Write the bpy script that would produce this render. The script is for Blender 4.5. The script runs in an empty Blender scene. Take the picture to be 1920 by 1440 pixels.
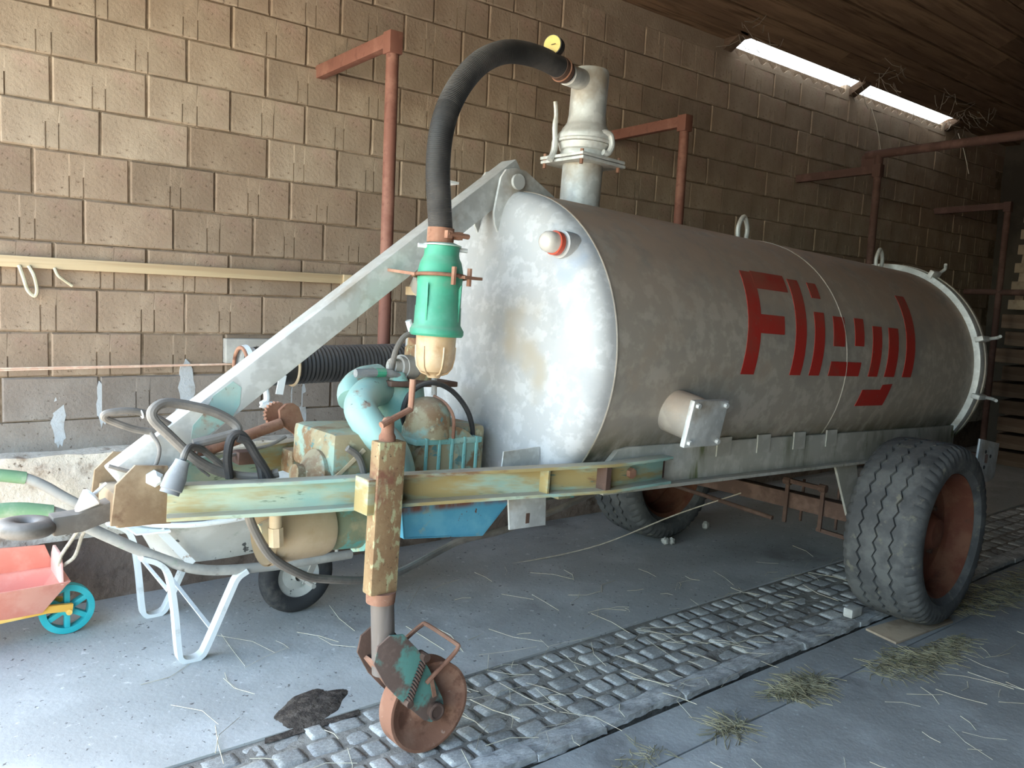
import bpy, bmesh, math, random
from mathutils import Vector, Matrix, Euler
rnd = random.Random(7)
PI = math.pi
SC = bpy.context.scene
COL = SC.collection

# ------------------------------------------------------------------ camera, sky, sun, exposure
yaw, pitch, roll, FPX = math.radians(38.734), math.radians(-5.968), math.radians(2.713), 1522.9
fw = Vector((math.sin(yaw)*math.cos(pitch), math.cos(yaw)*math.cos(pitch), math.sin(pitch)))
rt = Vector((math.cos(yaw), -math.sin(yaw), 0)); upv = rt.cross(fw)
c_, s_ = math.cos(roll), math.sin(roll)
rt, upv = c_*rt + s_*upv, -s_*rt + c_*upv
cam = bpy.data.cameras.new('camera'); camo = bpy.data.objects.new('camera', cam); COL.objects.link(camo)
cam.sensor_width = 36.0; cam.lens = FPX/1920*36.0; cam.clip_start = 0.05; cam.clip_end = 300
mw = Matrix((rt, upv, -fw)).transposed().to_4x4(); mw.translation = Vector((0, 0, 1.5))
camo.matrix_world = mw; SC.camera = camo

world = bpy.data.worlds.new('sky'); SC.world = world; world.use_nodes = True
wn = world.node_tree.nodes; wl = world.node_tree.links
bg = wn['Background']; sky = wn.new('ShaderNodeTexSky'); sky.sky_type = 'NISHITA'; sky.sun_disc = False
sky.sun_elevation = math.radians(52); sky.sun_rotation = math.radians(-20); sky.air_density = 1.0; sky.dust_density = 1.2; sky.ozone_density = 0.35
tint = wn.new('ShaderNodeMix'); tint.data_type = 'RGBA'; tint.blend_type = 'MULTIPLY'; tint.inputs['Factor'].default_value = 1.0
tint.inputs['B'].default_value = (1.04, 1.03, .925, 1); wl.new(sky.outputs[0], tint.inputs['A']); wl.new(tint.outputs['Result'], bg.inputs[0]); bg.inputs[1].default_value = 0.42

sun = bpy.data.lights.new('sun', 'SUN'); suno = bpy.data.objects.new('sun', sun); COL.objects.link(suno)
sun.energy = 5.0; sun.angle = math.radians(0.6); sun.color = (1.0, 0.93, 0.82)
suno.rotation_euler = Vector((0.32, -0.75, -1.0)).to_track_quat('-Z', 'Y').to_euler()
suno.location = (-4, 8, 12)

por = bpy.data.lights.new('opening_portal', 'AREA'); poro = bpy.data.objects.new('opening_portal', por); COL.objects.link(poro)
por.shape = 'RECTANGLE'; por.size = 4.8; por.size_y = 3.05; por.cycles.is_portal = True
poro.matrix_world = Matrix(((0, 0, -1, -.62), (1, 0, 0, 1.8), (0, -1, 0, 1.5), (0, 0, 0, 1)))

vs = SC.view_settings
vs.view_transform = 'Standard'; vs.look = 'None'; vs.gamma = 1.0; vs.use_curve_mapping = False
vs.exposure = 2.3
SC.cycles.use_denoising = True
SC.cycles.max_bounces = 10; SC.cycles.diffuse_bounces = 7; SC.cycles.glossy_bounces = 4

# ------------------------------------------------------------------ materials
def mat(name, base, layers=(), rough=0.8, metal=0.0, bump=(), dust=None, var=0.0, spec=0.3, zstain=None, trans=0.0):
    """layers: (colour, scale, lo, hi, detail, stretch) noise masks laid over base.  bump: (scale, strength, dist)."""
    m = bpy.data.materials.new(name); m.use_nodes = True
    N, L = m.node_tree.nodes, m.node_tree.links
    p = N['Principled BSDF']
    p.inputs['Roughness'].default_value = rough; p.inputs['Metallic'].default_value = metal
    p.inputs['Specular IOR Level'].default_value = spec
    if trans: p.inputs['Transmission Weight'].default_value = trans
    tc = N.new('ShaderNodeTexCoord')
    def noise(scale, detail=4.0, stretch=None, seed=0.0, kind='n'):
        mp = N.new('ShaderNodeMapping'); L.new(tc.outputs['Object'], mp.inputs[0])
        if stretch: mp.inputs['Scale'].default_value = stretch
        mp.inputs['Location'].default_value = (seed*3.1, seed*1.7, seed*2.3)
        if kind == 'v':
            t = N.new('ShaderNodeTexVoronoi'); t.inputs['Scale'].default_value = scale
            L.new(mp.outputs[0], t.inputs['Vector']); return t.outputs['Color'], t.outputs['Distance']
        t = N.new('ShaderNodeTexNoise'); t.inputs['Scale'].default_value = scale; t.inputs['Detail'].default_value = detail
        t.inputs['Roughness'].default_value = 0.62
        L.new(mp.outputs[0], t.inputs['Vector']); return t.outputs['Fac'], None
    col = None
    rgb = N.new('ShaderNodeRGB'); rgb.outputs[0].default_value = (*base, 1); col = rgb.outputs[0]
    def mix(fac, a, b):
        x = N.new('ShaderNodeMix'); x.data_type = 'RGBA'
        L.new(fac, x.inputs['Factor']); L.new(a, x.inputs['A'])
        if isinstance(b, tuple): x.inputs['B'].default_value = (*b, 1)
        else: L.new(b, x.inputs['B'])
        return x.outputs['Result']
    def ramp(src, lo, hi):
        r = N.new('ShaderNodeMapRange'); r.interpolation_type = 'SMOOTHSTEP'
        r.inputs['From Min'].default_value = lo; r.inputs['From Max'].default_value = hi
        L.new(src, r.inputs['Value']); return r.outputs[0]
    for i, ly in enumerate(layers):
        c, sc, lo, hi = ly[:4]; det = ly[4] if len(ly) > 4 else 5; st = ly[5] if len(ly) > 5 else None
        f, _ = noise(sc, det, st, i+1.37)
        col = mix(ramp(f, lo, hi), col, c)
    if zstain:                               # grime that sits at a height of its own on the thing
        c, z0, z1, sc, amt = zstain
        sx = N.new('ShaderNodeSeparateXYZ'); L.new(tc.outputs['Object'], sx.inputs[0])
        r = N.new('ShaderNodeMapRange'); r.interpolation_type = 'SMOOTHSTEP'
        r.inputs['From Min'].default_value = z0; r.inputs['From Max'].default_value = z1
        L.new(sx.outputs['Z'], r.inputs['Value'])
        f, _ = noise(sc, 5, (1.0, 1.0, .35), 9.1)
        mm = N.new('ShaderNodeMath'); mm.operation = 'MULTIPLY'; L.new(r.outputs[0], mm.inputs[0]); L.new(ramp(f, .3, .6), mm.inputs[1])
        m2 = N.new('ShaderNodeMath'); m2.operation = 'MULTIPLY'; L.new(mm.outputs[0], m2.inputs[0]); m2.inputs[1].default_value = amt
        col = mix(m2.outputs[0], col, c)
    if dust:                                 # dust settled on upward faces; on the barrel also painted warm bounce
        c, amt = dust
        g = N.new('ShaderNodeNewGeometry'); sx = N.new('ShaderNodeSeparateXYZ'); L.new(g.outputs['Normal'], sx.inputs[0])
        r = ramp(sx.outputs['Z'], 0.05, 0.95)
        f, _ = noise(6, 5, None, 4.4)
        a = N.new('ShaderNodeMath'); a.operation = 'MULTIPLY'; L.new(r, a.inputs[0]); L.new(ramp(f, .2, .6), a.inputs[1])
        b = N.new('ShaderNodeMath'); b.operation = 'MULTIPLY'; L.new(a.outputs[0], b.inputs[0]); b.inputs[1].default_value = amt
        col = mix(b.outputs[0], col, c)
    if var:                                  # piece to piece difference
        oi = N.new('ShaderNodeObjectInfo'); h = N.new('ShaderNodeHueSaturation')
        r = N.new('ShaderNodeMapRange'); r.inputs['To Min'].default_value = 1-var; r.inputs['To Max'].default_value = 1+var
        L.new(oi.outputs['Random'], r.inputs['Value']); L.new(r.outputs[0], h.inputs['Value']); L.new(col, h.inputs['Color'])
        col = h.outputs[0]
    L.new(col, p.inputs['Base Color'])
    nrm = None
    for i, b in enumerate(bump):
        f, _ = noise(b[0], 6, b[3] if len(b) > 3 else None, 5.5+i)
        bn = N.new('ShaderNodeBump'); bn.inputs['Strength'].default_value = b[1]; bn.inputs['Distance'].default_value = b[2]
        L.new(f, bn.inputs['Height'])
        if nrm: L.new(nrm, bn.inputs['Normal'])
        nrm = bn.outputs[0]
    if nrm: L.new(nrm, p.inputs['Normal'])
    return m

RUST = (.16, .07, .04)
K = {}
K['block'] = mat('concrete_block', (.335, .258, .192), [((.43, .345, .262), 3.0, .35, .7), ((.27, .185, .13), 1.3, .52, .75), ((.40, .27, .22), 2.2, .58, .74), ((.20, .14, .10), 60, .62, .72, 3)],
                 rough=.95, bump=((70, .55, .006), (16, .35, .008)), var=.10, spec=.1)
K['block_brown'] = mat('brown_stained_shaded_block', (.285, .208, .150), [((.37, .285, .21), 3.0, .38, .72), ((.22, .155, .11), 1.3, .52, .75), ((.29, .19, .15), 2.2, .58, .74), ((.14, .095, .065), 60, .62, .72, 3)],
                       rough=.95, bump=((70, .55, .006), (16, .35, .008)), var=.13, spec=.1)  # brown staining, with part of the lower wall's shade in the colour
K['block_grey'] = mat('grey_stained_shaded_block', (.25, .208, .178), [((.32, .28, .245), 3.0, .38, .72), ((.165, .13, .105), 1.3, .52, .75), ((.13, .10, .08), 60, .62, .72, 3)],
                      rough=.95, bump=((70, .6, .006), (16, .4, .008)), var=.12, spec=.1)  # grey staining near the foot, some of the shade there painted in
K['mortar'] = mat('mortar', (.20, .145, .10), [((.34, .26, .19), 9, .45, .65)], rough=.98, bump=((40, .8, .01),), spec=.05)
K['ledge'] = mat('ledge_concrete', (.62, .54, .44), [((.74, .65, .54), 5, .4, .6), ((.30, .22, .16), 9, .55, .72), ((.20, .15, .11), 30, .6, .7)], rough=.95, bump=((30, .7, .012), (8, .5, .02)), spec=.1)
K['footing'] = mat('footing_concrete', (.22, .165, .135), [((.32, .27, .24), 4, .5, .7), ((.12, .09, .07), 8, .5, .7)], rough=.95, bump=((18, .8, .02),), spec=.1)
K['floor'] = mat('floor_concrete', (.40, .395, .37), [((.50, .495, .47), 2.2, .42, .68), ((.27, .255, .235), 1.1, .54, .74), ((.60, .59, .56), 26, .63, .7, 4), ((.11, .10, .09), 45, .64, .72, 3)],
                 rough=.82, bump=((55, .35, .004), (7, .3, .01)), spec=.25)
K['slab'] = mat('slab_concrete', (.27, .27, .26), [((.35, .355, .345), 3, .42, .66), ((.16, .155, .15), 1.6, .54, .72), ((.40, .41, .41), 34, .64, .71, 4)], rough=.85, bump=((40, .5, .005), (9, .3, .008)), spec=.2)
K['cobble'] = mat('cobble', (.36, .35, .325), [((.50, .485, .45), 14, .4, .65), ((.22, .20, .175), 9, .54, .72)], rough=.9, bump=((45, .6, .006),), var=.22, spec=.15)
K['curb'] = mat('curb_stone', (.40, .39, .37), [((.58, .57, .54), 12, .42, .64), ((.24, .22, .20), 7, .54, .72)], rough=.92, bump=((25, .9, .015, (.6, 2.0, 2.0)),), spec=.12)
K['bed'] = mat('joint_dirt', (.25, .23, .20), [((.33, .305, .265), 20, .45, .6)], rough=1, bump=((50, .8, .01),), spec=.05)
K['dirt'] = mat('dirt', (.075, .06, .05), [((.13, .105, .085), 25, .45, .6)], rough=1, bump=((50, 1, .012),), spec=.05)
K['ground'] = mat('yard_ground', (.46, .40, .31), [((.55, .47, .36), .6, .4, .6)], rough=1, spec=.05)
K['board'] = mat('ceiling_board', (.16, .10, .065), [((.23, .145, .09), 4, .4, .65, 4, (.25, 3, 3)), ((.09, .055, .035), 6, .5, .7, 4, (.2, 4, 4))], rough=.9, bump=((20, .4, .006, (.2, 4, 4)),), var=.2, spec=.1)
K['darkwood'] = mat('old_wood', (.13, .085, .06), [((.20, .14, .10), 5, .4, .65, 4, (1, .2, 3))], rough=.9, bump=((25, .4, .006),), var=.25, spec=.1)
K['palewood'] = mat('pallet_wood', (.40, .31, .22), [((.27, .20, .14), 6, .45, .65, 4)], rough=.85, bump=((30, .4, .005),), var=.12, spec=.15)
K['batten'] = mat('batten_wood', (.56, .43, .27), [((.46, .33, .20), 7, .42, .65, 4, (.12, 5, 5))], rough=.7, bump=((20, .2, .004, (.1, 5, 5)),), spec=.25)
K['redoxide'] = mat('red_oxide_paint', (.20, .085, .062), [((.27, .13, .095), 7, .45, .66), ((.15, .06, .045), 16, .56, .7)], rough=.7, bump=((40, .2, .003),), spec=.3)
K['rust'] = mat('rust', (.26, .125, .08), [((.36, .20, .135), 6, .42, .65), ((.15, .07, .045), 14, .52, .7), ((.42, .27, .20), 30, .62, .72)], rough=.88, bump=((60, .4, .003),), spec=.2)
K['rustdark'] = mat('dark_rust', (.10, .06, .045), [((.16, .10, .075), 9, .45, .65)], rough=.85, bump=((60, .4, .003),), spec=.25)
K['galv'] = mat('galvanised_steel', (.55, .555, .53), [((.65, .655, .63), 22, .45, .6, 2), ((.44, .44, .42), 5, .5, .72), ((.38, .32, .25), 3, .58, .75)], rough=.5, metal=.25, bump=((30, .1, .002),), dust=((.48, .42, .35), .55), spec=.4)
K['galvhead'] = mat('galvanised_tank_end', (.45, .445, .435), [((.54, .535, .525), 17, .48, .60, 3), ((.385, .385, .385), 4.5, .5, .72), ((.43, .38, .31), 2.3, .60, .74, 3), ((.33, .38, .45), 3.1, .60, .78, 3)], rough=.6, metal=.08, bump=((14, .08, .003),), spec=.4)
K['barrel'] = mat('dusty_warm_lit_galvanised_barrel', (.385, .335, .275), [((.475, .42, .35), 14, .45, .62, 3), ((.28, .255, .225), 2.0, .46, .72, 4, (.6, 1, 1)), ((.40, .32, .245), 3, .55, .75)], rough=.6, metal=.15, bump=((40, .12, .002),), dust=((.50, .36, .26), .95), spec=.3, zstain=((.045, .055, .02), -.20, -.40, 9, .95))  # tan dust on top, with warm bounced light put into its colour
K['beam'] = mat('galvanised_beam', (.42, .405, .35), [((.52, .505, .45), 10, .45, .62, 3), ((.20, .20, .14), 4, .5, .7, 4, (1, 1, .3)), ((.14, .16, .06), 9, .60, .72, 4, (1, 1, .25))], rough=.6, metal=.15, dust=((.40, .36, .30), .5), spec=.3)
K['redletter'] = mat('red_lettering', (.42, .028, .02), [((.33, .05, .035), 8, .5, .7), ((.26, .12, .09), 30, .66, .72)], rough=.55, dust=((.30, .13, .085), .85), spec=.35)
TQ = (.20, .43, .39)
K['turq'] = mat('worn_turquoise_paint', TQ, [((.36, .53, .45), 7, .42, .6), ((.45, .40, .24), 5, .53, .62), (RUST, 11, .59, .66), ((.10, .22, .21), 28, .62, .7)], rough=.62, bump=((30, .35, .004),), dust=((.42, .38, .31), .45), spec=.35)
K['turqpipe'] = mat('pale_turquoise_paint', (.33, .53, .49), [((.40, .54, .49), 6, .42, .62), ((.30, .20, .15), 7, .56, .64), ((.42, .40, .33), 4, .54, .68), ((.14, .10, .08), 30, .63, .7)], rough=.5, bump=((25, .25, .003),), spec=.4)
K['turqcream'] = mat('flaking_cream_and_turquoise_paint', (.33, .275, .165), [((.27, .37, .30), 7, .48, .58), ((.22, .13, .065), 7, .52, .62), ((.10, .21, .20), 14, .60, .66), ((.45, .40, .26), 20, .60, .68)], rough=.65, bump=((28, .4, .005),), dust=((.40, .35, .28), .4), spec=.3)
K['rail'] = mat('worn_turquoise_rail', (.25, .40, .35), [((.38, .45, .34), 5, .42, .6, 4, (.5, 1, 2)), ((.34, .26, .11), 3.2, .46, .61, 5, (.45, 1, 2.4)), ((.20, .105, .05), 6, .57, .68, 5, (.5, 1, 2)), ((.12, .17, .12), 18, .62, .7, 4, (.5, 1, 3))], rough=.6, bump=((30, .3, .004),), dust=((.42, .37, .30), .8), spec=.35)
K['jackpost'] = mat('flaking_jack_paint', (.24, .145, .075), [((.30, .20, .105), 9, .42, .6), ((.38, .36, .20), 40, .53, .62, 4, (1, 1, .5)), ((.20, .09, .055), 6, .54, .68), ((.12, .08, .05), 60, .62, .68)], rough=.75, bump=((50, .5, .004),), spec=.25)
K['brownbar'] = mat('brown_hitch_paint', (.22, .145, .085), [((.31, .225, .14), 6, .45, .62), ((.15, .085, .05), 9, .54, .68)], rough=.75, bump=((30, .4, .004),), dust=((.46, .40, .32), .5), spec=.25)
K['castiron'] = mat('worn_cast_iron', (.12, .105, .09), [((.19, .17, .15), 7, .45, .65), ((.17, .11, .075), 5, .55, .7)], rough=.6, metal=.2, bump=((40, .2, .003),), dust=((.36, .33, .30), .5), spec=.4)
K['jacktube'] = mat('brown_steel_tube', (.17, .14, .12), [((.25, .21, .19), 6, .42, .65, 4, (3, 3, .4))], rough=.5, metal=.2, spec=.4)
K['darkframe'] = mat('dark_rusty_frame', (.10, .055, .045), [((.15, .085, .07), 7, .45, .66)], rough=.8, spec=.2)
K['forkplate'] = mat('rusty_turquoise_fork', (.15, .10, .08), [((.13, .30, .25), 5, .45, .53), ((.22, .15, .12), 9, .52, .66)], rough=.8, bump=((40, .3, .003),), spec=.25)
K['bluetray'] = mat('blue_tray_paint', (.10, .36, .52), [((.16, .45, .58), 5, .45, .65), ((.30, .42, .38), 12, .58, .66), (RUST, 40, .66, .70, 3)], rough=.55, bump=((30, .2, .003),), spec=.35, zstain=((.20, .08, .05), .03, .055, 10, 1.0))
K['turqdark'] = mat('grimy_turquoise_paint', (.17, .19, .12), [((.10, .30, .27), 9, .52, .60), ((.28, .25, .15), 6, .48, .62), ((.12, .08, .05), 10, .60, .68)], rough=.7, bump=((30, .4, .004),), spec=.3)
K['cream'] = mat('cream_plastic', (.47, .355, .22), [((.55, .43, .29), 5, .45, .65), ((.42, .30, .17), 8, .56, .72)], rough=.6, spec=.35)
K['green'] = mat('green_plastic', (.05, .29, .175), [((.08, .35, .23), 6, .45, .65), ((.10, .28, .18), 12, .58, .72)], rough=.5, dust=((.36, .40, .33), .55), spec=.4)
K['greenpale'] = mat('pale_green_plastic', (.42, .58, .48), [((.52, .62, .54), 9, .45, .65)], rough=.5, spec=.4)
K['bowl'] = mat('amber_plastic', (.62, .42, .24), [((.72, .56, .37), 6, .42, .62), ((.48, .27, .13), 7, .56, .72)], rough=.35, spec=.5, trans=.12)
K['rubber'] = mat('black_rubber', (.022, .021, .021), [((.05, .046, .043), 6, .45, .65)], rough=.62, dust=((.17, .14, .12), .55), spec=.4, bump=((60, .2, .002),))
K['greyrubber'] = mat('dusty_grey_rubber', (.15, .135, .12), [((.24, .215, .19), 9, .42, .65)], rough=.75, dust=((.32, .28, .24), .6), spec=.3)
K['tyre'] = mat('dusty_tyre_rubber', (.085, .085, .085), [((.135, .135, .13), 8, .42, .65), ((.05, .05, .05), 3, .5, .7), ((.17, .16, .13), 16, .58, .7)], rough=.85, bump=((60, .4, .004),), spec=.25)
K['blacktyre'] = mat('small_tyre_rubber', (.035, .035, .037), [((.10, .09, .08), 7, .5, .68)], rough=.75, spec=.3)
K['rimred'] = mat('rusty_red_rim', (.145, .05, .03), [((.19, .085, .05), 6, .45, .65), ((.10, .045, .03), 9, .55, .7)], rough=.8, bump=((40, .3, .003),), spec=.25)
K['white'] = mat('white_paint', (.72, .74, .73), [((.55, .56, .54), 12, .55, .7), ((.33, .25, .19), 20, .63, .69)], rough=.55, spec=.4)
K['whiteplastic'] = mat('white_plastic', (.74, .76, .76), [((.60, .62, .62), 8, .5, .7)], rough=.4, spec=.45)
K['tray'] = mat('galvanised_barrow_tray', (.50, .49, .45), [((.58, .57, .53), 6, .42, .62), ((.24, .29, .22), 5, .58, .72), ((.09, .09, .085), 26, .66, .70, 3)], rough=.6, metal=.1, bump=((20, .1, .003),), spec=.35)
K['frametube'] = mat('dusty_barrow_tube', (.36, .34, .31), [((.46, .44, .40), 7, .42, .65), ((.17, .29, .18), 4, .60, .72, 4), ((.15, .13, .11), 16, .6, .7)], rough=.75, spec=.3)
K['greenplastic'] = mat('faded_green_grip', (.20, .34, .19), [((.36, .43, .30), 8, .45, .65)], rough=.6, spec=.3)
K['toyred'] = mat('faded_red_plastic', (.72, .25, .18), [((.78, .36, .27), 4, .45, .65)], rough=.45, spec=.45)
K['toyyellow'] = mat('faded_yellow_plastic', (.85, .46, .08), [((.88, .58, .18), 5, .45, .65)], rough=.45, spec=.45)
K['toyblue'] = mat('turquoise_plastic', (.03, .40, .44), [((.06, .47, .50), 6, .45, .65)], rough=.4, spec=.45)
K['toypink'] = mat('pale_red_plastic', (.80, .42, .36), [((.84, .53, .45), 5, .45, .65)], rough=.5, spec=.4)
K['rope'] = mat('dull_cord', (.42, .36, .28), [((.52, .46, .37), 30, .45, .6)], rough=.9, spec=.1)
K['twine'] = mat('pink_twine', (.70, .47, .36), [((.78, .58, .46), 30, .45, .6)], rough=.9, spec=.1)
K['straw'] = mat('straw', (.52, .46, .33), [((.62, .57, .44), 20, .42, .62)], rough=.8, spec=.2)
K['hay'] = mat('hay', (.23, .20, .12), [((.36, .32, .20), 14, .42, .62), ((.12, .13, .06), 9, .55, .7)], rough=.9, spec=.1)
K['stone'] = mat('pale_rubble', (.46, .44, .40), [((.58, .56, .52), 14, .42, .62)], rough=.95, bump=((40, .6, .006),), spec=.1)
K['whitewash'] = mat('whitewash', (.46, .47, .48), [((.36, .34, .32), 14, .48, .6), ((.52, .54, .56), 6, .5, .7)], rough=.95, bump=((70, .55, .006),), spec=.1)
K['yellowdial'] = mat('yellowed_dial', (.80, .58, .16), [((.70, .48, .12), 20, .5, .7)], rough=.35, spec=.5)
K['blackplastic'] = mat('black_plastic', (.03, .028, .026), [((.06, .05, .045), 10, .45, .65)], rough=.5, spec=.4)
K['greyplastic'] = mat('grey_plastic', (.21, .22, .23), [((.30, .31, .31), 12, .45, .65)], rough=.6, dust=((.36, .34, .31), .6), spec=.35)
K['redplastic'] = mat('red_seal', (.55, .09, .05), [((.62, .18, .12), 12, .5, .7)], rough=.5, spec=.4)
K['glass'] = mat('cloudy_glass', (.86, .80, .72), [((.72, .64, .54), 12, .45, .65)], rough=.12, spec=.6, trans=.35)
K['cobweb'] = mat('dusty_cobweb', (.36, .31, .25), [], rough=1, spec=.05)
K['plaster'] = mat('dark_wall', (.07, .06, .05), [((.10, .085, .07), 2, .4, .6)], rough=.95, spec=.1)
K['sheet'] = bpy.data.materials.new('translucent_sheet'); K['sheet'].use_nodes = True
_n, _l = K['sheet'].node_tree.nodes, K['sheet'].node_tree.links
_n.remove(_n['Principled BSDF']); _t = _n.new('ShaderNodeBsdfTranslucent'); _t.inputs[0].default_value = (.26, .27, .27, 1)
_l.new(_t.outputs[0], _n['Material Output'].inputs[0])

# ------------------------------------------------------------------ mesh kit
def V(*a): return Vector(a if len(a) > 1 else a[0])
def frames(P, closed=False):
    n = len(P); T = []
    for i in range(n):
        a = P[(i-1) % n] if (i > 0 or closed) else P[0]; b = P[(i+1) % n] if (i < n-1 or closed) else P[-1]
        d = b-a; T.append(d.normalized() if d.length > 1e-9 else Vector((0, 0, 1)))
    ref = Vector((0, 0, 1)) if abs(T[0].z) < .9 else Vector((1, 0, 0))
    U = [(ref - T[0]*ref.dot(T[0])).normalized()]
    for i in range(1, n):
        u = U[-1] - T[i]*U[-1].dot(T[i]); U.append(u.normalized() if u.length > 1e-9 else U[-1])
    return T, U
def smooth(pts, k=6, closed=False):
    P = [Vector(p) for p in pts]; n = len(P); out = []
    for i in range(n if closed else n-1):
        p0 = P[i-1] if (i > 0 or closed) else P[0]*2-P[1]
        p1, p2 = P[i], P[(i+1) % n]
        p3 = P[(i+2) % n] if (i+2 < n or closed) else P[-1]*2-P[-2]
        for j in range(k):
            t = j/k
            out.append(.5*((2*p1)+(p2-p0)*t+(2*p0-5*p1+4*p2-p3)*t*t+(3*p1-p0-3*p2+p3)*t**3))
    if not closed: out.append(P[-1])
    return out
class M:
    def __init__(s): s.v = []; s.f = []
    def add(s, vs, fs):
        o = len(s.v); s.v += [Vector(v) for v in vs]; s.f += [tuple(i+o for i in f) for f in fs]; return s
    def box(s, x0, x1, y0, y1, z0, z1):
        return s.add([(x, y, z) for x in (x0, x1) for y in (y0, y1) for z in (z0, z1)],
                     [(0, 1, 3, 2), (4, 6, 7, 5), (0, 4, 5, 1), (2, 3, 7, 6), (0, 2, 6, 4), (1, 5, 7, 3)])
    def obox(s, c, a, b, d):
        c, a, b, d = map(Vector, (c, a, b, d))
        return s.add([c+i*a+j*b+k*d for i in (-1, 1) for j in (-1, 1) for k in (-1, 1)],
                     [(0, 1, 3, 2), (4, 6, 7, 5), (0, 4, 5, 1), (2, 3, 7, 6), (0, 2, 6, 4), (1, 5, 7, 3)])
    def bar(s, p0, p1, w, h, up=(0, 0, 1)):
        p0, p1 = Vector(p0), Vector(p1); d = (p1-p0); t = d.normalized(); side = t.cross(Vector(up)).normalized(); u = side.cross(t)
        return s.obox((p0+p1)/2, d/2, side*w/2, u*h/2)
    def tube(s, P, r, n=10, closed=False, caps=True):
        P = [Vector(p) for p in P]; T, U = frames(P, closed); m = len(P); vs = []; fs = []
        for i, p in enumerate(P):
            w = T[i].cross(U[i]); ri = r[i] if isinstance(r, (list, tuple)) else r
            vs += [p+ri*(math.cos(2*PI*k/n)*U[i]+math.sin(2*PI*k/n)*w) for k in range(n)]
        for i in range(m if closed else m-1):
            a, b = i*n, ((i+1) % m)*n
            fs += [(a+k, a+(k+1) % n, b+(k+1) % n, b+k) for k in range(n)]
        if caps and not closed: fs += [tuple(range(n-1, -1, -1)), tuple((m-1)*n+k for k in range(n))]
        return s.add(vs, fs)
    def lathe(s, prof, o, ax, n=32, caps=True):
        o, ax = Vector(o), Vector(ax).normalized(); ref = Vector((0, 0, 1)) if abs(ax.z) < .9 else Vector((1, 0, 0))
        u = (ref-ax*ref.dot(ax)).normalized(); w = ax.cross(u); vs = []; fs = []; idx = []
        for a, r in prof:
            if r < 1e-6: idx.append([len(vs)]); vs.append(o+ax*a)
            else:
                idx.append(list(range(len(vs), len(vs)+n)))
                vs += [o+ax*a+r*(math.cos(2*PI*k/n)*u+math.sin(2*PI*k/n)*w) for k in range(n)]
        for A, B in zip(idx, idx[1:]):
            if len(A) == 1 and len(B) == 1: continue
            for k in range(n):
                if len(A) == 1: fs.append((A[0], B[(k+1) % n], B[k]))
                elif len(B) == 1: fs.append((A[k], A[(k+1) % n], B[0]))
                else: fs.append((A[k], A[(k+1) % n], B[(k+1) % n], B[k]))
        if caps:
            if len(idx[0]) > 1: fs.append(tuple(reversed(idx[0])))
            if len(idx[-1]) > 1: fs.append(tuple(idx[-1]))
        return s.add(vs, fs)
    def prism(s, poly, o, u, v, w):
        o, u, v, w = map(Vector, (o, u, v, w)); n = len(poly)
        a = [o+u*p[0]+v*p[1] for p in poly]
        return s.add(a+[q+w for q in a], [tuple(range(n-1, -1, -1)), tuple(range(n, 2*n))]+[(i, (i+1) % n, n+(i+1) % n, n+i) for i in range(n)])
    def sweep(s, prof, P, up=(0, 0, 1)):          # closed section prof (side, up) along P
        P = [Vector(p) for p in P]; T, _ = frames(P); n = len(prof); vs = []; fs = []
        for p, t in zip(P, T):
            side = t.cross(Vector(up)).normalized(); u = side.cross(t)
            vs += [p+side*a+u*b for a, b in prof]
        for i in range(len(P)-1):
            fs += [(i*n+k, i*n+(k+1) % n, (i+1)*n+(k+1) % n, (i+1)*n+k) for k in range(n)]
        fs += [tuple(range(n-1, -1, -1)), tuple((len(P)-1)*n+k for k in range(n))]
        return s.add(vs, fs)
    def ring(s, c, ax, R, r, n=40, k=8):
        c, ax = Vector(c), Vector(ax).normalized(); ref = Vector((0, 0, 1)) if abs(ax.z) < .9 else Vector((1, 0, 0))
        u = (ref-ax*ref.dot(ax)).normalized(); w = ax.cross(u)
        return s.tube([c+R*(math.cos(2*PI*i/n)*u+math.sin(2*PI*i/n)*w) for i in range(n)], r, k, closed=True)
    def ball(s, c, r, n=12, m=8, sq=(1, 1, 1)):
        c = Vector(c); pr = [(-math.cos(PI*i/m)*r, math.sin(PI*i/m)*r) for i in range(m+1)]; pr[0] = (-r, 0); pr[-1] = (r, 0)
        t = M().lathe(pr, (0, 0, 0), (0, 0, 1), n)
        return s.add([c+Vector((v.x*sq[0], v.y*sq[1], v.z*sq[2])) for v in t.v], t.f)

ORG = {}          # object name -> origin in its thing's frame
def mesh_of(m, name, mt, bevel=0.0, ang=35, segs=2):
    lo = Vector([min(v[i] for v in m.v) for i in range(3)]); hi = Vector([max(v[i] for v in m.v) for i in range(3)]); c = (lo+hi)/2
    me = bpy.data.meshes.new(name); me.from_pydata([v-c for v in m.v], [], m.f); me.validate(clean_customdata=False)
    bm = bmesh.new(); bm.from_mesh(me); bmesh.ops.recalc_face_normals(bm, faces=bm.faces)
    if bevel:
        es = [e for e in bm.edges if len(e.link_faces) == 2 and e.calc_face_angle(0) > math.radians(ang)]
        bmesh.ops.bevel(bm, geom=es, offset=bevel, segments=segs, affect='EDGES', profile=.6, clamp_overlap=True)
    bm.to_mesh(me); bm.free()
    for p in me.polygons: p.use_smooth = True
    me.set_sharp_from_angle(angle=math.radians(ang)); me.materials.append(mt)
    return me, c
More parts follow.
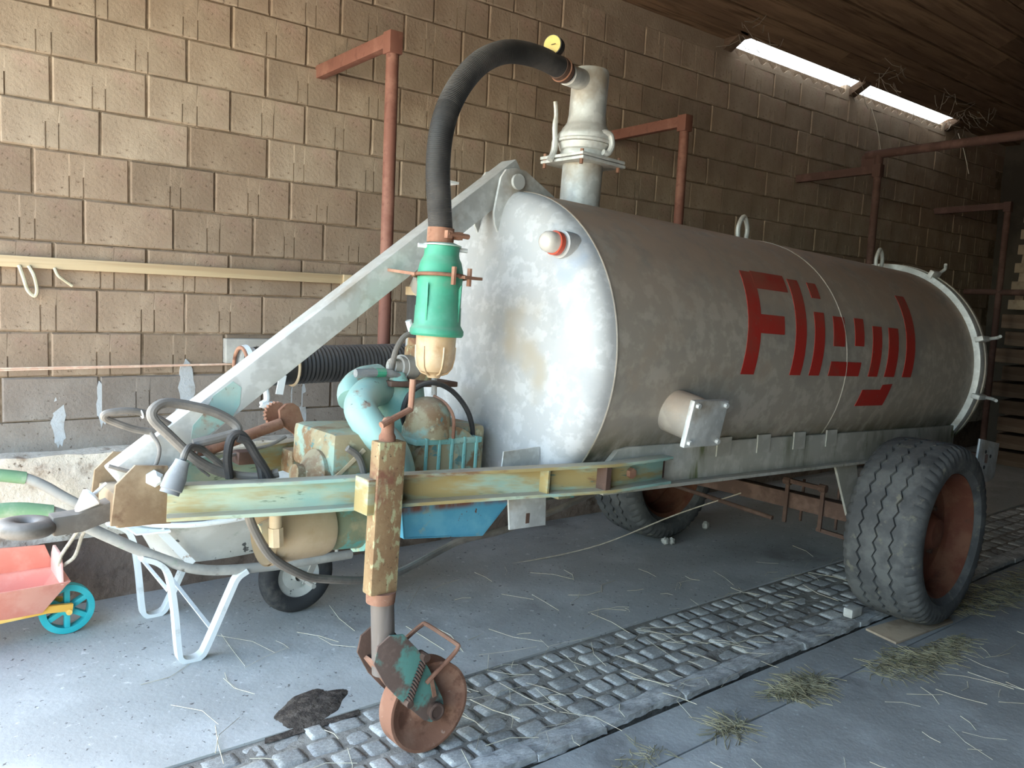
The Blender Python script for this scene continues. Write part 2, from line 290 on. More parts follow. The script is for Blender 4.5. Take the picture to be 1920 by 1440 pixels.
def build(name, m, mt, parent=None, bevel=0.0, ang=35, label=None, kind=None, shift=(0, 0, 0)):
    if isinstance(mt, str): mt = K[mt]
    me, c = mesh_of(m, name, mt, bevel, ang); c = c+Vector(shift)
    o = bpy.data.objects.new(name, me); COL.objects.link(o)
    base = Vector((0, 0, 0))
    if parent is not None:
        o.parent = parent; base = ORG.get(parent.name, Vector((0, 0, 0)))
    o.location = c-base; ORG[o.name] = c
    if label: o['label'] = label
    if kind: o['kind'] = kind
    return o
def tag(o, label, cat, group=None):
    o['label'] = label; o['category'] = cat
    if group: o['group'] = group
    return o
def thing(name, loc, label, cat, group=None, mtx=None):
    o = bpy.data.objects.new(name, None); COL.objects.link(o); o.empty_display_size = .1
    if mtx is not None: o.matrix_world = mtx
    else: o.location = loc
    ORG[o.name] = Vector((0, 0, 0)) if mtx is not None else Vector(loc)
    return tag(o, label, cat, group)
def piece(name, me, loc, parent, rot=(0, 0, 0), scl=(1, 1, 1)):
    o = bpy.data.objects.new(name, me); COL.objects.link(o); o.parent = parent
    o.location = Vector(loc)-ORG.get(parent.name, Vector((0, 0, 0))); o.rotation_euler = rot; o.scale = scl; return o
def struct(name, m, mt, bevel=0.0):
    return build(name, m, mt, None, bevel, kind='structure')

# ------------------------------------------------------------------ ground, floor
WY = 4.123                                   # face of the block wall
yard = struct('ground_yard', M().box(-45, -.55, -30, 45, -.30, -.05), 'ground')
fl = M().box(-.5, 10.6, 2.50, 4.22, -.18, 0.0)
floor = struct('floor', fl, 'floor')
build('cobble_bed', M().box(-.5, 10.6, 1.93, 2.50, -.18, -.009), 'bed', floor)
build('concrete_slab', M().box(-.5, 10.6, 1.655, 1.882, -.18, -.016), 'slab', floor, .006)
build('concrete_slab', M().box(-.5, 10.6, -4.2, 1.645, -.18, -.010), 'slab', floor, .008)
build('gutter_bed', M().box(-.5, 10.6, 1.60, 1.94, -.25, -.13), 'dirt', floor)
# kerb: rough stones end to end along the gutter
def rough(m, amp, sc=9.0):
    from mathutils import noise as nz
    for v in m.v:
        d = nz.noise_vector(v*sc+Vector((amp*900, 3.1, 7.7))); v += d*amp
    return m
def gridbox(x0, x1, y0, y1, z0, z1, nx, ny, nz_):
    """closed box with gridded faces"""
    m = M(); idx = {}
    def vid(i, j, k):
        if (i, j, k) not in idx:
            idx[(i, j, k)] = len(m.v); m.v.append(Vector((x0+(x1-x0)*i/nx, y0+(y1-y0)*j/ny, z0+(z1-z0)*k/nz_)))
        return idx[(i, j, k)]
    for i in range(nx):
        for j in range(ny):
            for k in (0, nz_): m.f.append((vid(i, j, k), vid(i+1, j, k), vid(i+1, j+1, k), vid(i, j+1, k)))
    for i in range(nx):
        for k in range(nz_):
            for j in (0, ny): m.f.append((vid(i, j, k), vid(i+1, j, k), vid(i+1, j, k+1), vid(i, j, k+1)))
    for j in range(ny):
        for k in range(nz_):
            for i in (0, nx): m.f.append((vid(i, j, k), vid(i, j+1, k), vid(i, j+1, k+1), vid(i, j, k+1)))
    return m
x = -.3
while x < 7.6:
    w = rnd.uniform(.30, .62)
    g = gridbox(x+.002, x+w-.002, 1.905+rnd.uniform(-.008, .008), 2.0, -.12, .000, max(8, int(w/.022)), 5, 5)
    for v in g.v:
        if v.z > -.01 and v.y < 1.92: v.y += .006; v.z -= .004
        elif v.z < -.03 and v.y < 1.95: v.y += .035
    build('kerb_stone', rough(rough(g, .007, 9), .006, 38), 'curb', floor, ang=40); x += w
# cobbles
def cobble_mesh(i):
    n = 6; m = M(); r2 = random.Random(i)
    ex = r2.uniform(5, 11)
    for a in range(n+1):
        for b in range(n+1):
            u, v = (2*a/n-1), (2*b/n-1)
            u, v = math.copysign(abs(u)**.6, u), math.copysign(abs(v)**.6, v)
            px, py = u*(1-.07*v*v), v*(1-.07*u*u)
            h = (1-abs(u)**ex)*(1-abs(v)**ex)
            m.v.append(Vector((px*.5, py*.5, -.017+.021*h**.5+r2.uniform(-.0022, .0022))))
    for a in range(n):
        for b in range(n):
            k = a*(n+1)+b; m.f.append((k, k+n+1, k+n+2, k+1))
    return mesh_of(m, 'cobblestone', K['cobble'], ang=60)[0]
CM = [cobble_mesh(i) for i in range(7)]
cobs = []
rows = [(2.005, 2.10), (2.10, 2.20), (2.20, 2.295), (2.295, 2.395), (2.395, 2.49)]
for ri, (y0, y1) in enumerate(rows):
    x = -.5+ri*.037
    while x < 8.0:
        w = rnd.uniform(.075, .15)
        cobs.append((x+w/2, (y0+y1)/2, w, y1-y0)); x += w
cobs.sort(key=lambda c: (c[0] < .35)*100+abs(c[0]-.5))
far_cob = M()
for i, (cx, cy, w, d) in enumerate(cobs):
    z = -.002+rnd.uniform(-.005, .004)
    if i < 290:
        piece('cobblestone', CM[i % 7], (cx, cy+rnd.uniform(-.003, .003), z-.012), floor, (rnd.uniform(-.04, .04), rnd.uniform(-.04, .04), rnd.uniform(-.06, .06)), (w*1.0, d*1.0, 1))
    else:
        me = CM[i % 7]; far_cob.add([Vector((v.co.x*w+cx, v.co.y*d+cy, v.co.z+z-.012)) for v in me.vertices], [tuple(p.vertices) for p in me.polygons])
build('distant_cobbles', far_cob, 'cobble', floor, kind='stuff')

# ------------------------------------------------------------------ block wall
wall = struct('wall_back', M().box(-.5, 10.8, WY+.010, WY+.22, .70, 3.535), 'mortar')
L_, H_ = .39, .20
def block_mesh(i):
    r2 = random.Random(40+i); m = M(); g = .0024
    x0, x1, z0, z1 = -L_/2+g, L_/2-g, -H_/2+g, H_/2-g; e = .006
    xs = [x0, x0+e]; groove = set()
    if i % 4 != 3:
        c = r2.uniform(-.03, .03); hw = r2.uniform(.024, .036)
        for q in (c-hw, c+hw): xs += [q-.0035, q+.0035]; groove.add(len(xs)-2)
    else: xs += [-.06, .06]
    xs += [x1-e, x1]; zg = z0+H_*r2.uniform(.45, .62)
    zs = [z0, z0+e, zg, z1-e, z1]; nx, nz_ = len(xs), len(zs)
    def dep(ix, iz):
        return 0.0
    jit = {}
    def y(ix, iz, gr):
        if ix in (0, nx-1) or iz in (0, nz_-1):
            return jit.setdefault((ix, iz), .004+r2.uniform(0, .007)) + (.004 if gr else 0)
        return (.007 if gr else jit.setdefault((ix, iz), r2.uniform(-.0015, .0015)))
    for a in range(nx-1):
        for b in range(nz_-1):
            gr = a in groove and b < 2
            q = [Vector((xs[a+p], y(a+p, b+r, gr), zs[b+r])) for p, r in ((0, 0), (1, 0), (1, 1), (0, 1))]
            m.add(q, [(0, 1, 2, 3)])
            if gr:
                for p in (0, 1):
                    q2 = [Vector((xs[a+p], y(a+p, b+r, d), zs[b+r])) for r, d in ((0, False), (1, False), (1, True), (0, True))]
                    m.add(q2, [(0, 1, 2, 3)])
                if b == 1: m.add([Vector((xs[a+p], y(a+p, b+1, d), zs[b+1])) for p, d in ((0, False), (1, False), (1, True), (0, True))], [(0, 1, 2, 3)])
    # returns into the wall
    loop = [(a, 0) for a in range(nx)]+[(nx-1, b) for b in range(1, nz_)]+[(a, nz_-1) for a in range(nx-2, -1, -1)]+[(0, b) for b in range(nz_-2, 0, -1)]
    A = [Vector((xs[a], y(a, b, False), zs[b])) for a, b in loop]; n = len(A)
    m.add(A+[Vector((p.x, .03, p.z)) for p in A], [(k, (k+1) % n, n+(k+1) % n, n+k) for k in range(n)])
    me = bpy.data.meshes.new('concrete_block'); me.from_pydata([tuple(v) for v in m.v], [], m.f)
    bm = bmesh.new(); bm.from_mesh(me); bmesh.ops.remove_doubles(bm, verts=bm.verts, dist=.0004); bmesh.ops.recalc_face_normals(bm, faces=bm.faces); bm.to_mesh(me); bm.free()
    me.materials.append(K['block']); return me
BM = [block_mesh(i) for i in range(12)]
BMX = {'block': BM}
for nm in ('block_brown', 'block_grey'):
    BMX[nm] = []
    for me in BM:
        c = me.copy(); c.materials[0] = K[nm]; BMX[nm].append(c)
OFF = {0: .848, 1: .668, 2: .86, 3: .593, 4: .79, 5: .668, 6: .845, 7: .65, 8: .85, 9: .67, -1: .67, -2: .86, -3: .66, -4: .85, -5: .69}
ZC0 = 2.655
bl = []
for k in range(-5, 10):
    zt = ZC0-k*H_; zb = zt-H_
    if k == -5: continue
    if zt > 3.46: pass
    x = OFF[k]-L_*5
    while x < 10.4:
        bl.append((x+L_/2, (zt+zb)/2, k)); x += L_
bl.sort(key=lambda b: (b[0] < .25)*50+b[0])
farb = M()
for i, (bx, bz, k) in enumerate(bl):
    yy = WY+rnd.uniform(-.004, .004); me = BMX['block_grey' if k >= 8 else 'block_brown' if k >= 3 or (k == 2 and rnd.random() < .3) else 'block'][rnd.randrange(12)]  # lower rows take the stained copies that also hold painted shade
    sz = 1.0
    if bx < -.28: continue
    if bx > .25 and i < 295:
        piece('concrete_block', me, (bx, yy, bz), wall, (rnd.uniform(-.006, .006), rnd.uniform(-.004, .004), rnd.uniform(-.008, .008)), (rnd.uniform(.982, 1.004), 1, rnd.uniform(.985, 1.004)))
    else:
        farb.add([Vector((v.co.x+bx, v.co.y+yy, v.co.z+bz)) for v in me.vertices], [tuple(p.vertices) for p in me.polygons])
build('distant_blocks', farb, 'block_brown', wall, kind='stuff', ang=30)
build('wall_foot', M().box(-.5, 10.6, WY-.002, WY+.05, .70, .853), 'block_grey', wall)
# top: rough mortar bed, wavy where it was packed under the corrugated sheet
cap = M()
def cap_run(x0, x1, zf):
    n = max(2, int((x1-x0)/.02)); a = []
    for i in range(n+1): a.append((x0+(x1-x0)*i/n, zf(x0+(x1-x0)*i/n)))
    poly = [(x0, 3.44)]+[(x1, 3.44)]+[p for p in reversed(a)]
    cap.prism(poly, (0, WY, 0), (1, 0, 0), (0, 0, 1), (0, .16, 0))
wave = lambda x: 3.492+.018*math.sin(2*PI*x/.152)
cap_run(-.5, 5.38, lambda x: 3.56); cap_run(5.38, 7.02, wave); cap_run(7.02, 7.22, lambda x: 3.57); cap_run(7.22, 8.95, wave); cap_run(8.95, 10.6, lambda x: 3.57)
build('mortar_cap', cap, 'block', wall, ang=60)
# whitewash drips on the blocks
def blotch(cx, cz, w, h, seed):
    r2 = random.Random(seed); n = 22
    P = []
    for i in range(n):
        a = 2*PI*i/n; P.append((cx+w*.5*math.cos(a)*(1+.25*r2.uniform(-1, 1)), cz+h*.5*math.sin(a)*(1+.18*r2.uniform(-1, 1))))
    return M().prism(P, (0, WY-.0035, 0), (1, 0, 0), (0, 0, 1), (0, .012, 0))
for i, (cx, cz, w, h) in enumerate([(1.243, .99, .07, .26), (.68, .845, .055, .24), (.86, .925, .05, .20), (1.83, .88, .09, .34), (1.21, .84, .05, .10)]):
    build('whitewash_patch', blotch(cx, cz, w, h, i), 'whitewash', wall)

# ledge and footing below the wall
led = rough(gridbox(-.5, 10.6, 4.0, 4.2, .325, .718, 150, 3, 6), .011, 7)
struct('trim_1', led, 'ledge')
struct('trim_2', rough(gridbox(-.5, 10.6, 4.062, 4.21, -.02, .33, 120, 2, 5), .010, 6), 'footing')

# ------------------------------------------------------------------ other walls, roof
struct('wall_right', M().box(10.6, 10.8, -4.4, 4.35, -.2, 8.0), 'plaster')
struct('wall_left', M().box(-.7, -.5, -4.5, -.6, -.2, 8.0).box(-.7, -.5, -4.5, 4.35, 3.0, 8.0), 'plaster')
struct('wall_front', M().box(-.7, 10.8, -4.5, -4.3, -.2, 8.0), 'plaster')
SL = .45
zroof = lambda y: 3.58+SL*(4.0-y)
roof = struct('ceiling', M().prism([(-4.5, zroof(-4.5)+.05), (4.0, zroof(4.0)+.05), (4.0, zroof(4.0)+.08), (-4.5, zroof(-4.5)+.08)], (-.7, 0, 0), (0, 1, 0), (0, 0, 1), (11.5, 0, 0)), 'darkwood')
y = 4.0; i = 0
while y > -4.4:
    w = rnd.uniform(.15, .22)
    y1 = y-w+.012; t = .024; dz = rnd.uniform(-.006, .006)
    xs = [-.5, rnd.uniform(2, 5.5), rnd.uniform(6, 8.5), 10.6] if y > -1 else [-.5, 10.6]
    for a, b in zip(xs, xs[1:]):
        build('ceiling_board', M().prism([(y, zroof(y)+dz), (y1, zroof(y1)+dz), (y1, zroof(y1)+t+dz), (y, zroof(y)+t+dz)], (a+.003, 0, 0), (0, 1, 0), (0, 0, 1), (b-a-.006, 0, 0)), 'board', roof)
    y -= w; i += 1
for xx in (5.28, 7.12, 9.04):
    build('rafter_end', M().prism([(3.97, zroof(3.97)-.025), (4.12, zroof(4.12)-.045), (4.12, zroof(4.12)+.03), (3.97, zroof(3.97)+.03)], (xx-.05, 0, 0), (0, 1, 0), (0, 0, 1), (.10, 0, 0)), 'darkwood', roof, .004)
# solid eave filler where no light comes in, corrugated light sheet above the gaps
build('eave_board', M().box(-.5, 5.36, 3.97, 4.35, 3.562, 3.60), 'board', roof)
build('eave_board', M().box(9.0, 10.7, 3.97, 4.35, 3.562, 3.60), 'board', roof)
sh = M(); nx_ = 150
for i in range(nx_+1):
    xx = 5.2+(9.1-5.2)*i/nx_; dz = .016*math.sin(2*PI*xx/.152)
    for yy in (3.93, 4.45): sh.v.append(Vector((xx, yy, zroof(yy)+.052+dz)))
for i in range(nx_): sh.f.append((2*i, 2*i+2, 2*i+3, 2*i+1))
ls = build('light_sheet', sh, K['sheet'], roof, label='corrugated translucent sheet glowing along the wall top')

# ------------------------------------------------------------------ slurry tanker (own frame: s to the rear, l to the wall, h up; tilted nose-up)
O = Vector((2.5, 2.6, 1.282))
e1 = Vector((1, .036, -.035)).normalized(); e2 = Vector((-.036, 1, 0)); e2 = (e2-e1*e2.dot(e1)).normalized(); e3 = e1.cross(e2)
TM = Matrix((e1, e2, e3)).transposed().to_4x4(); TM.translation = O-e3*1.28
tk = thing('slurry_tanker', None, 'galvanised slurry tanker trailer with red lettering and turquoise drawbar', 'tanker', mtx=TM)
SH = (0, 0, 1.28)
def T(name, m, mt, parent=None, bevel=0.0, ang=35, label=None, kind=None):
    return build(name, m, mt, parent or tk, bevel, ang, label, kind, SH)
R = .622
S0, S1, S2 = -.493, 1.131, 2.72
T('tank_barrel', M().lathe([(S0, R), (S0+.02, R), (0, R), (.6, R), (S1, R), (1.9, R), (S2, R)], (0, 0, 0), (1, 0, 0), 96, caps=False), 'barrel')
T('tank_end', M().lathe([(-.648, 0), (-.646, .09), (-.641, .18), (-.633, .27), (-.622, .36), (-.609, .45), (-.600, .505), (-.588, .548), (-.570, .582), (-.548, .606), (-.522, .619), (S0, R)], (0, 0, 0), (1, 0, 0), 96, caps=False), 'galvhead', label='pale blotchy domed front end of the tank')
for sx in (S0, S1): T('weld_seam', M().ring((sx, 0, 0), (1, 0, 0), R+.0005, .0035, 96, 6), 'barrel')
T('rear_ring', M().lathe([(2.70, R-.01), (2.70, R+.035), (2.765, R+.035), (2.765, R-.02)], (0, 0, 0), (1, 0, 0), 96, caps=False), 'galv', bevel=.004)
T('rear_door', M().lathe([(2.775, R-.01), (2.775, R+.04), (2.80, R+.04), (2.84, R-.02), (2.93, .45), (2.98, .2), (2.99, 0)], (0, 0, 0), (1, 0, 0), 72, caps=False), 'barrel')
for a in (18, 62, -12, 118, -50, 160):
    ca, sa = -math.cos(math.radians(a)), math.sin(math.radians(a)); d = Vector((0, ca, sa))
    p = Vector((2.70, 0, 0))+d*(R+.045)
    cl = T('ring_clamp', M().bar(p+Vector((-.02, 0, 0)), p+Vector((.10, 0, 0)), .03, .05, up=d), 'galv', bevel=.006)
    T('clamp_bolt', M().tube(smooth([p+Vector((.02, 0, 0)), p+Vector((.09, 0, 0))+d*.02, p+Vector((.13, 0, 0))+d*.05, p+Vector((.10, 0, 0))+d*.08], 4), .010, 8), 'galv', cl)

# lettering: stencil strokes as thin painted plates lying on the barrel.  (s, angle) outlines
def patch(poly, name='letter'):
    return poly
def stroke(m, q, n=10):
    """quad q: bottom-left, bottom-right, top-right, top-left in (s, degrees)"""
    (a, b, c, d) = q; vs = []; fs = []
    for i in range(n+1):
        t = i/n
        for k in range(3):
            u = k/2
            s = (a[0]*(1-u)+b[0]*u)*(1-t)+(d[0]*(1-u)+c[0]*u)*t; th = (a[1]*(1-u)+b[1]*u)*(1-t)+(d[1]*(1-u)+c[1]*u)*t
            for rr in (R+.0002, R+.0022): vs.append((s, -rr*math.cos(math.radians(th)), rr*math.sin(math.radians(th))))
    w = 6
    for i in range(n):
        for k in range(2):
            o = i*w+k*2
            fs += [(o+1, o+3, o+3+w, o+1+w), (o, o+w, o+2+w, o+2)]
        o = i*w; fs += [(o, o+1, o+1+w, o+w), (o+4, o+4+w, o+5+w, o+5)]
    for k in range(2):
        o = k*2; fs.append((o, o+2, o+3, o+1)); o += n*w; fs.append((o, o+1, o+3, o+2))
    m.add(vs, fs)
sl = .0031                                           # italic lean, metres per degree
def vs_(m, s0, s1, t0, t1): stroke(m, [(s0+(t0+3)*sl, t0), (s1+(t0+3)*sl, t0), (s1+(t1+3)*sl, t1), (s0+(t1+3)*sl, t1)])
F_ = M(); vs_(F_, .258, .352, -3, 39.8); vs_(F_, .34, .60, 32, 40.5); vs_(F_, .34, .535, 13, 20.6)
T('letter', F_, 'redletter')
l1 = M(); vs_(l1, .630, .718, -3, 39.3); T('letter', l1, 'redletter')
i1 = M(); vs_(i1, .792, .880, -3, 24.2); vs_(i1, .800, .880, 31, 39); T('letter', i1, 'redletter')
ee = M(); vs_(ee, .963, 1.255, -3, 3.2); vs_(ee, .963, 1.070, 9.8, 23.2); vs_(ee, 1.170, 1.262, 10.5, 23.4); T('letter', ee, 'redletter')
gg = M(); vs_(gg, 1.355, 1.452, -3, 20.5); vs_(gg, 1.530, 1.640, -3, 20.5); stroke(gg, [(1.305, -17), (1.60, -17), (1.628, -9.2), (1.33, -9.2)]); stroke(gg, [(1.52, -9.2), (1.628, -9.2), (1.64, -6.4), (1.535, -6.8)], 3); T('letter', gg, 'redletter')
l2 = M(); vs_(l2, 1.735, 1.838, -3, 40); T('letter', l2, 'redletter')

for sx in (1.065, 2.60):
    T('lifting_eye', M().tube(smooth([(sx-.035, -.02, R-.01), (sx-.04, -.02, R+.06), (sx, -.02, R+.115), (sx+.04, -.02, R+.06), (sx+.035, -.02, R-.01)], 6), .012, 10), 'galv')
# sight glass
sg0 = Vector((-.588, -.405, .397)); sgd = Vector((-1, -.03, .05)).normalized()
sg = T('sight_glass', M().lathe([(-.05, .050), (.010, .050), (.012, .040), (.026, .040)], sg0, sgd, 28), 'galvhead')
T('red_seal', M().lathe([(.024, .034), (.024, .043), (.044, .043), (.044, .034)], sg0, sgd, 28, caps=False), 'redplastic', sg)
T('glass_dome', M().lathe([(.040, .037), (.066, .038), (.080, .035), (.092, .026), (.098, .013), (.099, 0)], sg0, sgd, 28, caps=False), 'glass', sg)
# inspection hatch on the near side
hc = Vector((-.115, -.70, -.198)); hn = Vector((0, -.985, -.17)).normalized(); hu = Vector((0, .17, -.985)).normalized()*-1
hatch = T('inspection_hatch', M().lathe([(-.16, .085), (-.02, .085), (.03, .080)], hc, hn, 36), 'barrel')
cov = M().prism([(-.105, -.09), (.105, -.09), (.105, .088), (-.105, .088)], hc+hn*.028, (1, 0, 0), hu, hn*.022)
T('hatch_cover', cov, 'galv', hatch, .006)
for a, b in ((-.085, -.07), (.085, -.07), (-.085, .07), (.085, .07)):
    T('bolt', M().lathe([(0, .010), (.012, .010)], hc+hn*.05+Vector((a, 0, 0))+hu*b, hn, 6), 'galv', hatch)

# chassis
for sgn in (-1, 1):
    y0 = sgn*.535
    cb = T('chassis_beam', M().prism([(-.46, -.465), (-.46, -.40), (-.42, -.385), (-.36, -.330), (-.30, -.318), (1.36, -.326), (2.72, -.330), (2.72, -.477), (1.36, -.473)], (0, y0-.012, 0), (1, 0, 0), (0, 0, 1), (0, .024, 0)), 'beam', bevel=.003)
    T('bottom_flange', M().sweep([(-.05, -.478), (.05, -.478), (.05, -.465), (-.05, -.465)], [(-.46, y0, 0), (1.36, y0, -.008), (2.72, y0, -.012)]), 'beam', cb)
    for k in range(4):
        T('saddle_plate', M().obox((.30+k*.30, y0-.013*1.0 if sgn < 0 else y0+.013, -.345), (.05, 0, 0), (0, .004, 0), (0, 0, .04)), 'beam', cb)
# drawbar rails: channels running forward to the hitch
def rail(sgn):
    pts = [Vector((-1.815, sgn*.118, -.473)), Vector((-1.5, sgn*.218, -.463)), Vector((-.95, sgn*.395, -.436)), Vector((-.53, sgn*.545, -.414)), Vector((-.45, sgn*.572, -.410)), Vector((-.14, sgn*.577, -.40))]
    t, w = .009, .055; h = .052
    # side axis points to -l for +s travel; open mouth faces outward
    o = 1 if sgn < 0 else -1
    sec = [(0, -h), (o*w, -h), (o*w, -h+t*1.3), (o*t, -h+t*1.3), (o*t, h-t*1.3), (o*w, h-t*1.3), (o*w, h), (0, h)]
    m = M(); T_, _ = frames(pts); n = len(sec)
    for p, tt in zip(pts, T_):
        tt = Vector((tt.x, tt.y, 0)).normalized(); side = tt.cross(Vector((0, 0, 1)))
        m.v += [p+side*a+Vector((0, 0, b)) for a, b in sec]
    for i in range(len(pts)-1):
        m.f += [(i*n+k, i*n+(k+1) % n, (i+1)*n+(k+1) % n, (i+1)*n+k) for k in range(n)]
    m.f += [tuple(range(n-1, -1, -1)), tuple((len(pts)-1)*n+k for k in range(n))]
    return m
for sgn in (-1, 1):
    rl = T('drawbar_rail', rail(sgn), 'rail', bevel=.002)
    T('stiffener', M().obox((-1.225, sgn*.330, -.447), (.028, -.010*sgn*-1, 0), (0, .026, 0), (0, 0, .042)), 'rail', rl)
    T('stiffener', M().obox((-.69, sgn*.512, -.425), (.004, 0, 0), (0, .026, 0), (0, 0, .043)), 'rail', rl)
    T('stiffener', M().obox((-.475, sgn*.588, -.411), (.012, 0, 0), (0, .028, 0), (0, 0, .043)), 'rustdark', rl)
    T('end_plate', M().obox((-.25, sgn*.556, -.405), (.15, 0, 0), (0, .006, 0), (0, 0, .040)), 'rustdark', rl)
    T('rail_bolt', M().lathe([(0, .020), (.016, .020)], (-.33, sgn*.586, -.405), (0, sgn, 0), 6), 'rust', rl)
T('cross_member', M().box(-.60, -.52, -.50, .50, -.50, -.435), 'turqdark', bevel=.004)
T('cross_member', M().box(-1.24, -1.16, -.29, .29, -.50, -.42), 'turq', bevel=.004)
# hitch
for sgn in (-1, 1):
    y0 = sgn*.112
    hp = T('hitch_plate', M().prism([(-1.965, -.535), (-1.955, -.418), (-1.905, -.365), (-1.815, -.372), (-1.80, -.52), (-1.80, -.545)], (0, y0-.006, 0), (1, 0, 0), (0, 0, 1), (0, .012, 0)), 'brownbar', bevel=.003)
    if sgn < 0:
        T('hitch_bolt', M().lathe([(0, .024), (.018, .024), (.022, .019), (.03, .012)], (-1.855, y0-.006, -.405), (0, -1, 0), 6), 'white', hp)
T('hitch_block', M().box(-1.945, -1.84, -.105, .105, -.548, -.455), 'brownbar', bevel=.010)
eye = M(); NR = 28
eye.ring((-2.150, 0, -.545), (.02, 0, 1), .047, .0295, 36, 12)
eye.v = [Vector((v.x, v.y, -.545+(v.z+.545)*.78)) for v in eye.v]
eye.sweep([(-.032, -.028), (.032, -.028), (.032, .028), (-.032, .028)], [(-2.09, 0, -.545), (-2.02, 0, -.540), (-1.90, 0, -.500)])
T('hitch_eye', eye, 'castiron', bevel=.008, label='worn cast towing eye ring')
T('warning_cone', M().lathe([(0, .002), (.005, .008), (.055, .030), (.062, .026), (.066, .006), (.11, .004)], (-2.035, -.03, -.505), Vector((.75, .15, .65)), 16), 'whiteplastic')

# front strut from hitch to the tank top
sd = (Vector((-.53, 0, .70))-Vector((-1.90, 0, -.405))).normalized(); sn = Vector((-sd.z, 0, sd.x))
pA = Vector((-1.925, 0, -.365)); 
strut_pts = [(-1.88, -.425), (-.505, .665)]
st = M()
A0, A1 = Vector((-1.905, 0, -.425)), Vector((-.535, 0, .668)); dd = (A1-A0).normalized(); nn = Vector((-dd.z, 0, dd.x))
st.obox((A0+A1)/2-nn*.0+dd*.02, dd*((A1-A0).length/2+.035), (0, .045, 0), nn*.052)
T('support_strut', st, 'galv', bevel=.008)
T('strut_patch', M().prism([(-.11, -.045), (-.02, -.046), (.02, -.030), (.055, .01), (.045, .042), (-.03, .044), (-.08, .02), (-.13, .01), (-.16, -.02)], A0+dd*.37-Vector((0, .0450, 0)), dd, nn, (0, -.0012, 0)), 'turqpipe', label='turquoise overspray patch on the strut')
for l0 in (-.062, .062):
    lp = [(-.603, .44), (-.626, .476), (-.634, .52), (-.622, .60), (-.612, .655), (-.588, .690), (-.549, .703), (-.49, .700), (-.33, .625), (-.30, .60), (-.42, .56), (-.52, .52)]
    lg = T('strut_lug', M().prism(lp, (0, l0-.006, 0), (1, 0, 0), (0, 0, 1), (0, .012, 0)), 'galv', bevel=.002)
T('strut_pin', M().lathe([(-.085, .022), (-.085, .030), (-.072, .030), (-.072, .020), (.085, .020)], (-.535, 0, .650), (0, 1, 0), 20), 'galv')
T('paper_tag', M().box(-.80, -.70, .08, .16, .625, .634), 'white')

# riser pipe on the tank top
rc = Vector((-.125, 0, 0)); rz = Vector((0.012, 0, 1)).normalized()
rs = T('riser_pipe', M().lathe([(.60, .086), (.80, .086)], rc, rz, 40), 'galv')
for z0, nm in ((.790, 'flange_plate'), (.806, 'flange_plate')):
    c = rc+rz*z0; dz = .0 if z0 < .8 else .004
    T(nm, M().obox(c+Vector((-.004 if z0 > .8 else 0, 0, .006)), (.128, 0, 0), (0, .128, 0), (0, 0, .0065)), 'white' if False else 'galv', rs, .003)
for a, b in ((-.11, -.11), (.11, -.11), (-.11, .11), (.11, .11)):
    T('flange_bolt', M().lathe([(.770, .008), (.83, .008)], rc+Vector((a, b, 0)), (0, 0, 1), 6), 'rust', rs)
T('lower_coupling', M().lathe([(.818, .098), (.83, .102), (.845, .098), (.85, .105), (.875, .112), (.882, .104)], rc, rz, 40), 'galv', rs)
up = T('coupling_pipe', M().lathe([(.884, .104), (.888, .117), (.905, .119), (.918, .114), (.926, .106), (.94, .10), (.952, .09), (.965, .083), (1.0, .078), (1.172, .078), (1.186, .074), (1.189, 0)], rc, rz, 40), 'galv')
T('lock_ring', M().ring(rc+rz*.886, rz, .113, .009, 40, 8), 'galv', up)
T('lock_lever', M().tube(smooth([(-.262, .05, .795), (-.245, .05, .825), (-.240, .05, .87), (-.247, .05, .93), (-.246, .05, .985), (-.256, .05, 1.035)], 4), [.014]*9+[.011]*6+[.0085]*6, 10), 'galv', up)
T('lock_hook', M().tube(smooth([(-.125, -.10, .912), (-.105, -.112, .918), (-.085, -.120, .908), (-.076, -.122, .868), (-.094, -.120, .835), (-.118, -.115, .836)], 4), .013, 10), 'galv', up)
T('lock_hook', M().tube(smooth([(.0, .07, .92), (.025, .075, .90), (.03, .07, .85), (.01, .06, .845)], 4), .016, 10), 'galv', up)
stub_a, stub_b = Vector((-.165, -.008, 1.133)), Vector((-.300, -.055, 1.117))
T('inlet_stub', M().tube([stub_a, stub_b], .043, 24), 'galv', up)
# air hose from the separator over to the riser
hp_ = smooth([(-.972, -.205, .398), (-.987, -.205, .497), (-.997, -.20, .603), (-.995, -.20, .718), (-.962, -.19, .825), (-.893, -.17, .932), (-.798, -.15, 1.026), (-.675, -.13, 1.092), (-.522, -.10, 1.124), (-.388, -.075, 1.128), (-.305, -.057, 1.118)], 10)
m = M(); nseg = []
rr_ = []
for i in range(len(hp_)): rr_.append(.041)
m.tube(hp_, rr_, 24)
# fine wire ribs pressed out of the hose wall
for i in range(0, len(hp_)-1, 1):
    for t in (.0, .5):
        p = hp_[i].lerp(hp_[i+1], t); d = (hp_[i+1]-hp_[i]).normalized(); m.ring(p, d, .0402, .0022, 24, 5)
ah = T('air_hose', m, 'rubber', label='thick ribbed black rubber hose arching to the riser')
cl = T('hose_clamp', M().lathe([(-.035, .046), (.015, .046)], hp_[0], (0, 0, 1), 28), 'rust', ah)
T('clamp_screw', M().tube([hp_[0]+Vector((-.01, -.056, -.006)), hp_[0]+Vector((.085, -.045, -.006))], .009, 8), 'rust', cl)
T('clamp_block', M().obox(hp_[0]+Vector((-.005, -.05, -.008)), (.010, 0, 0), (0, .012, 0), (0, 0, .013)), 'rust', cl)
T('clamp_block', M().obox(hp_[0]+Vector((.045, -.042, -.008)), (.010, 0, 0), (0, .012, 0), (0, 0, .013)), 'rust', cl)
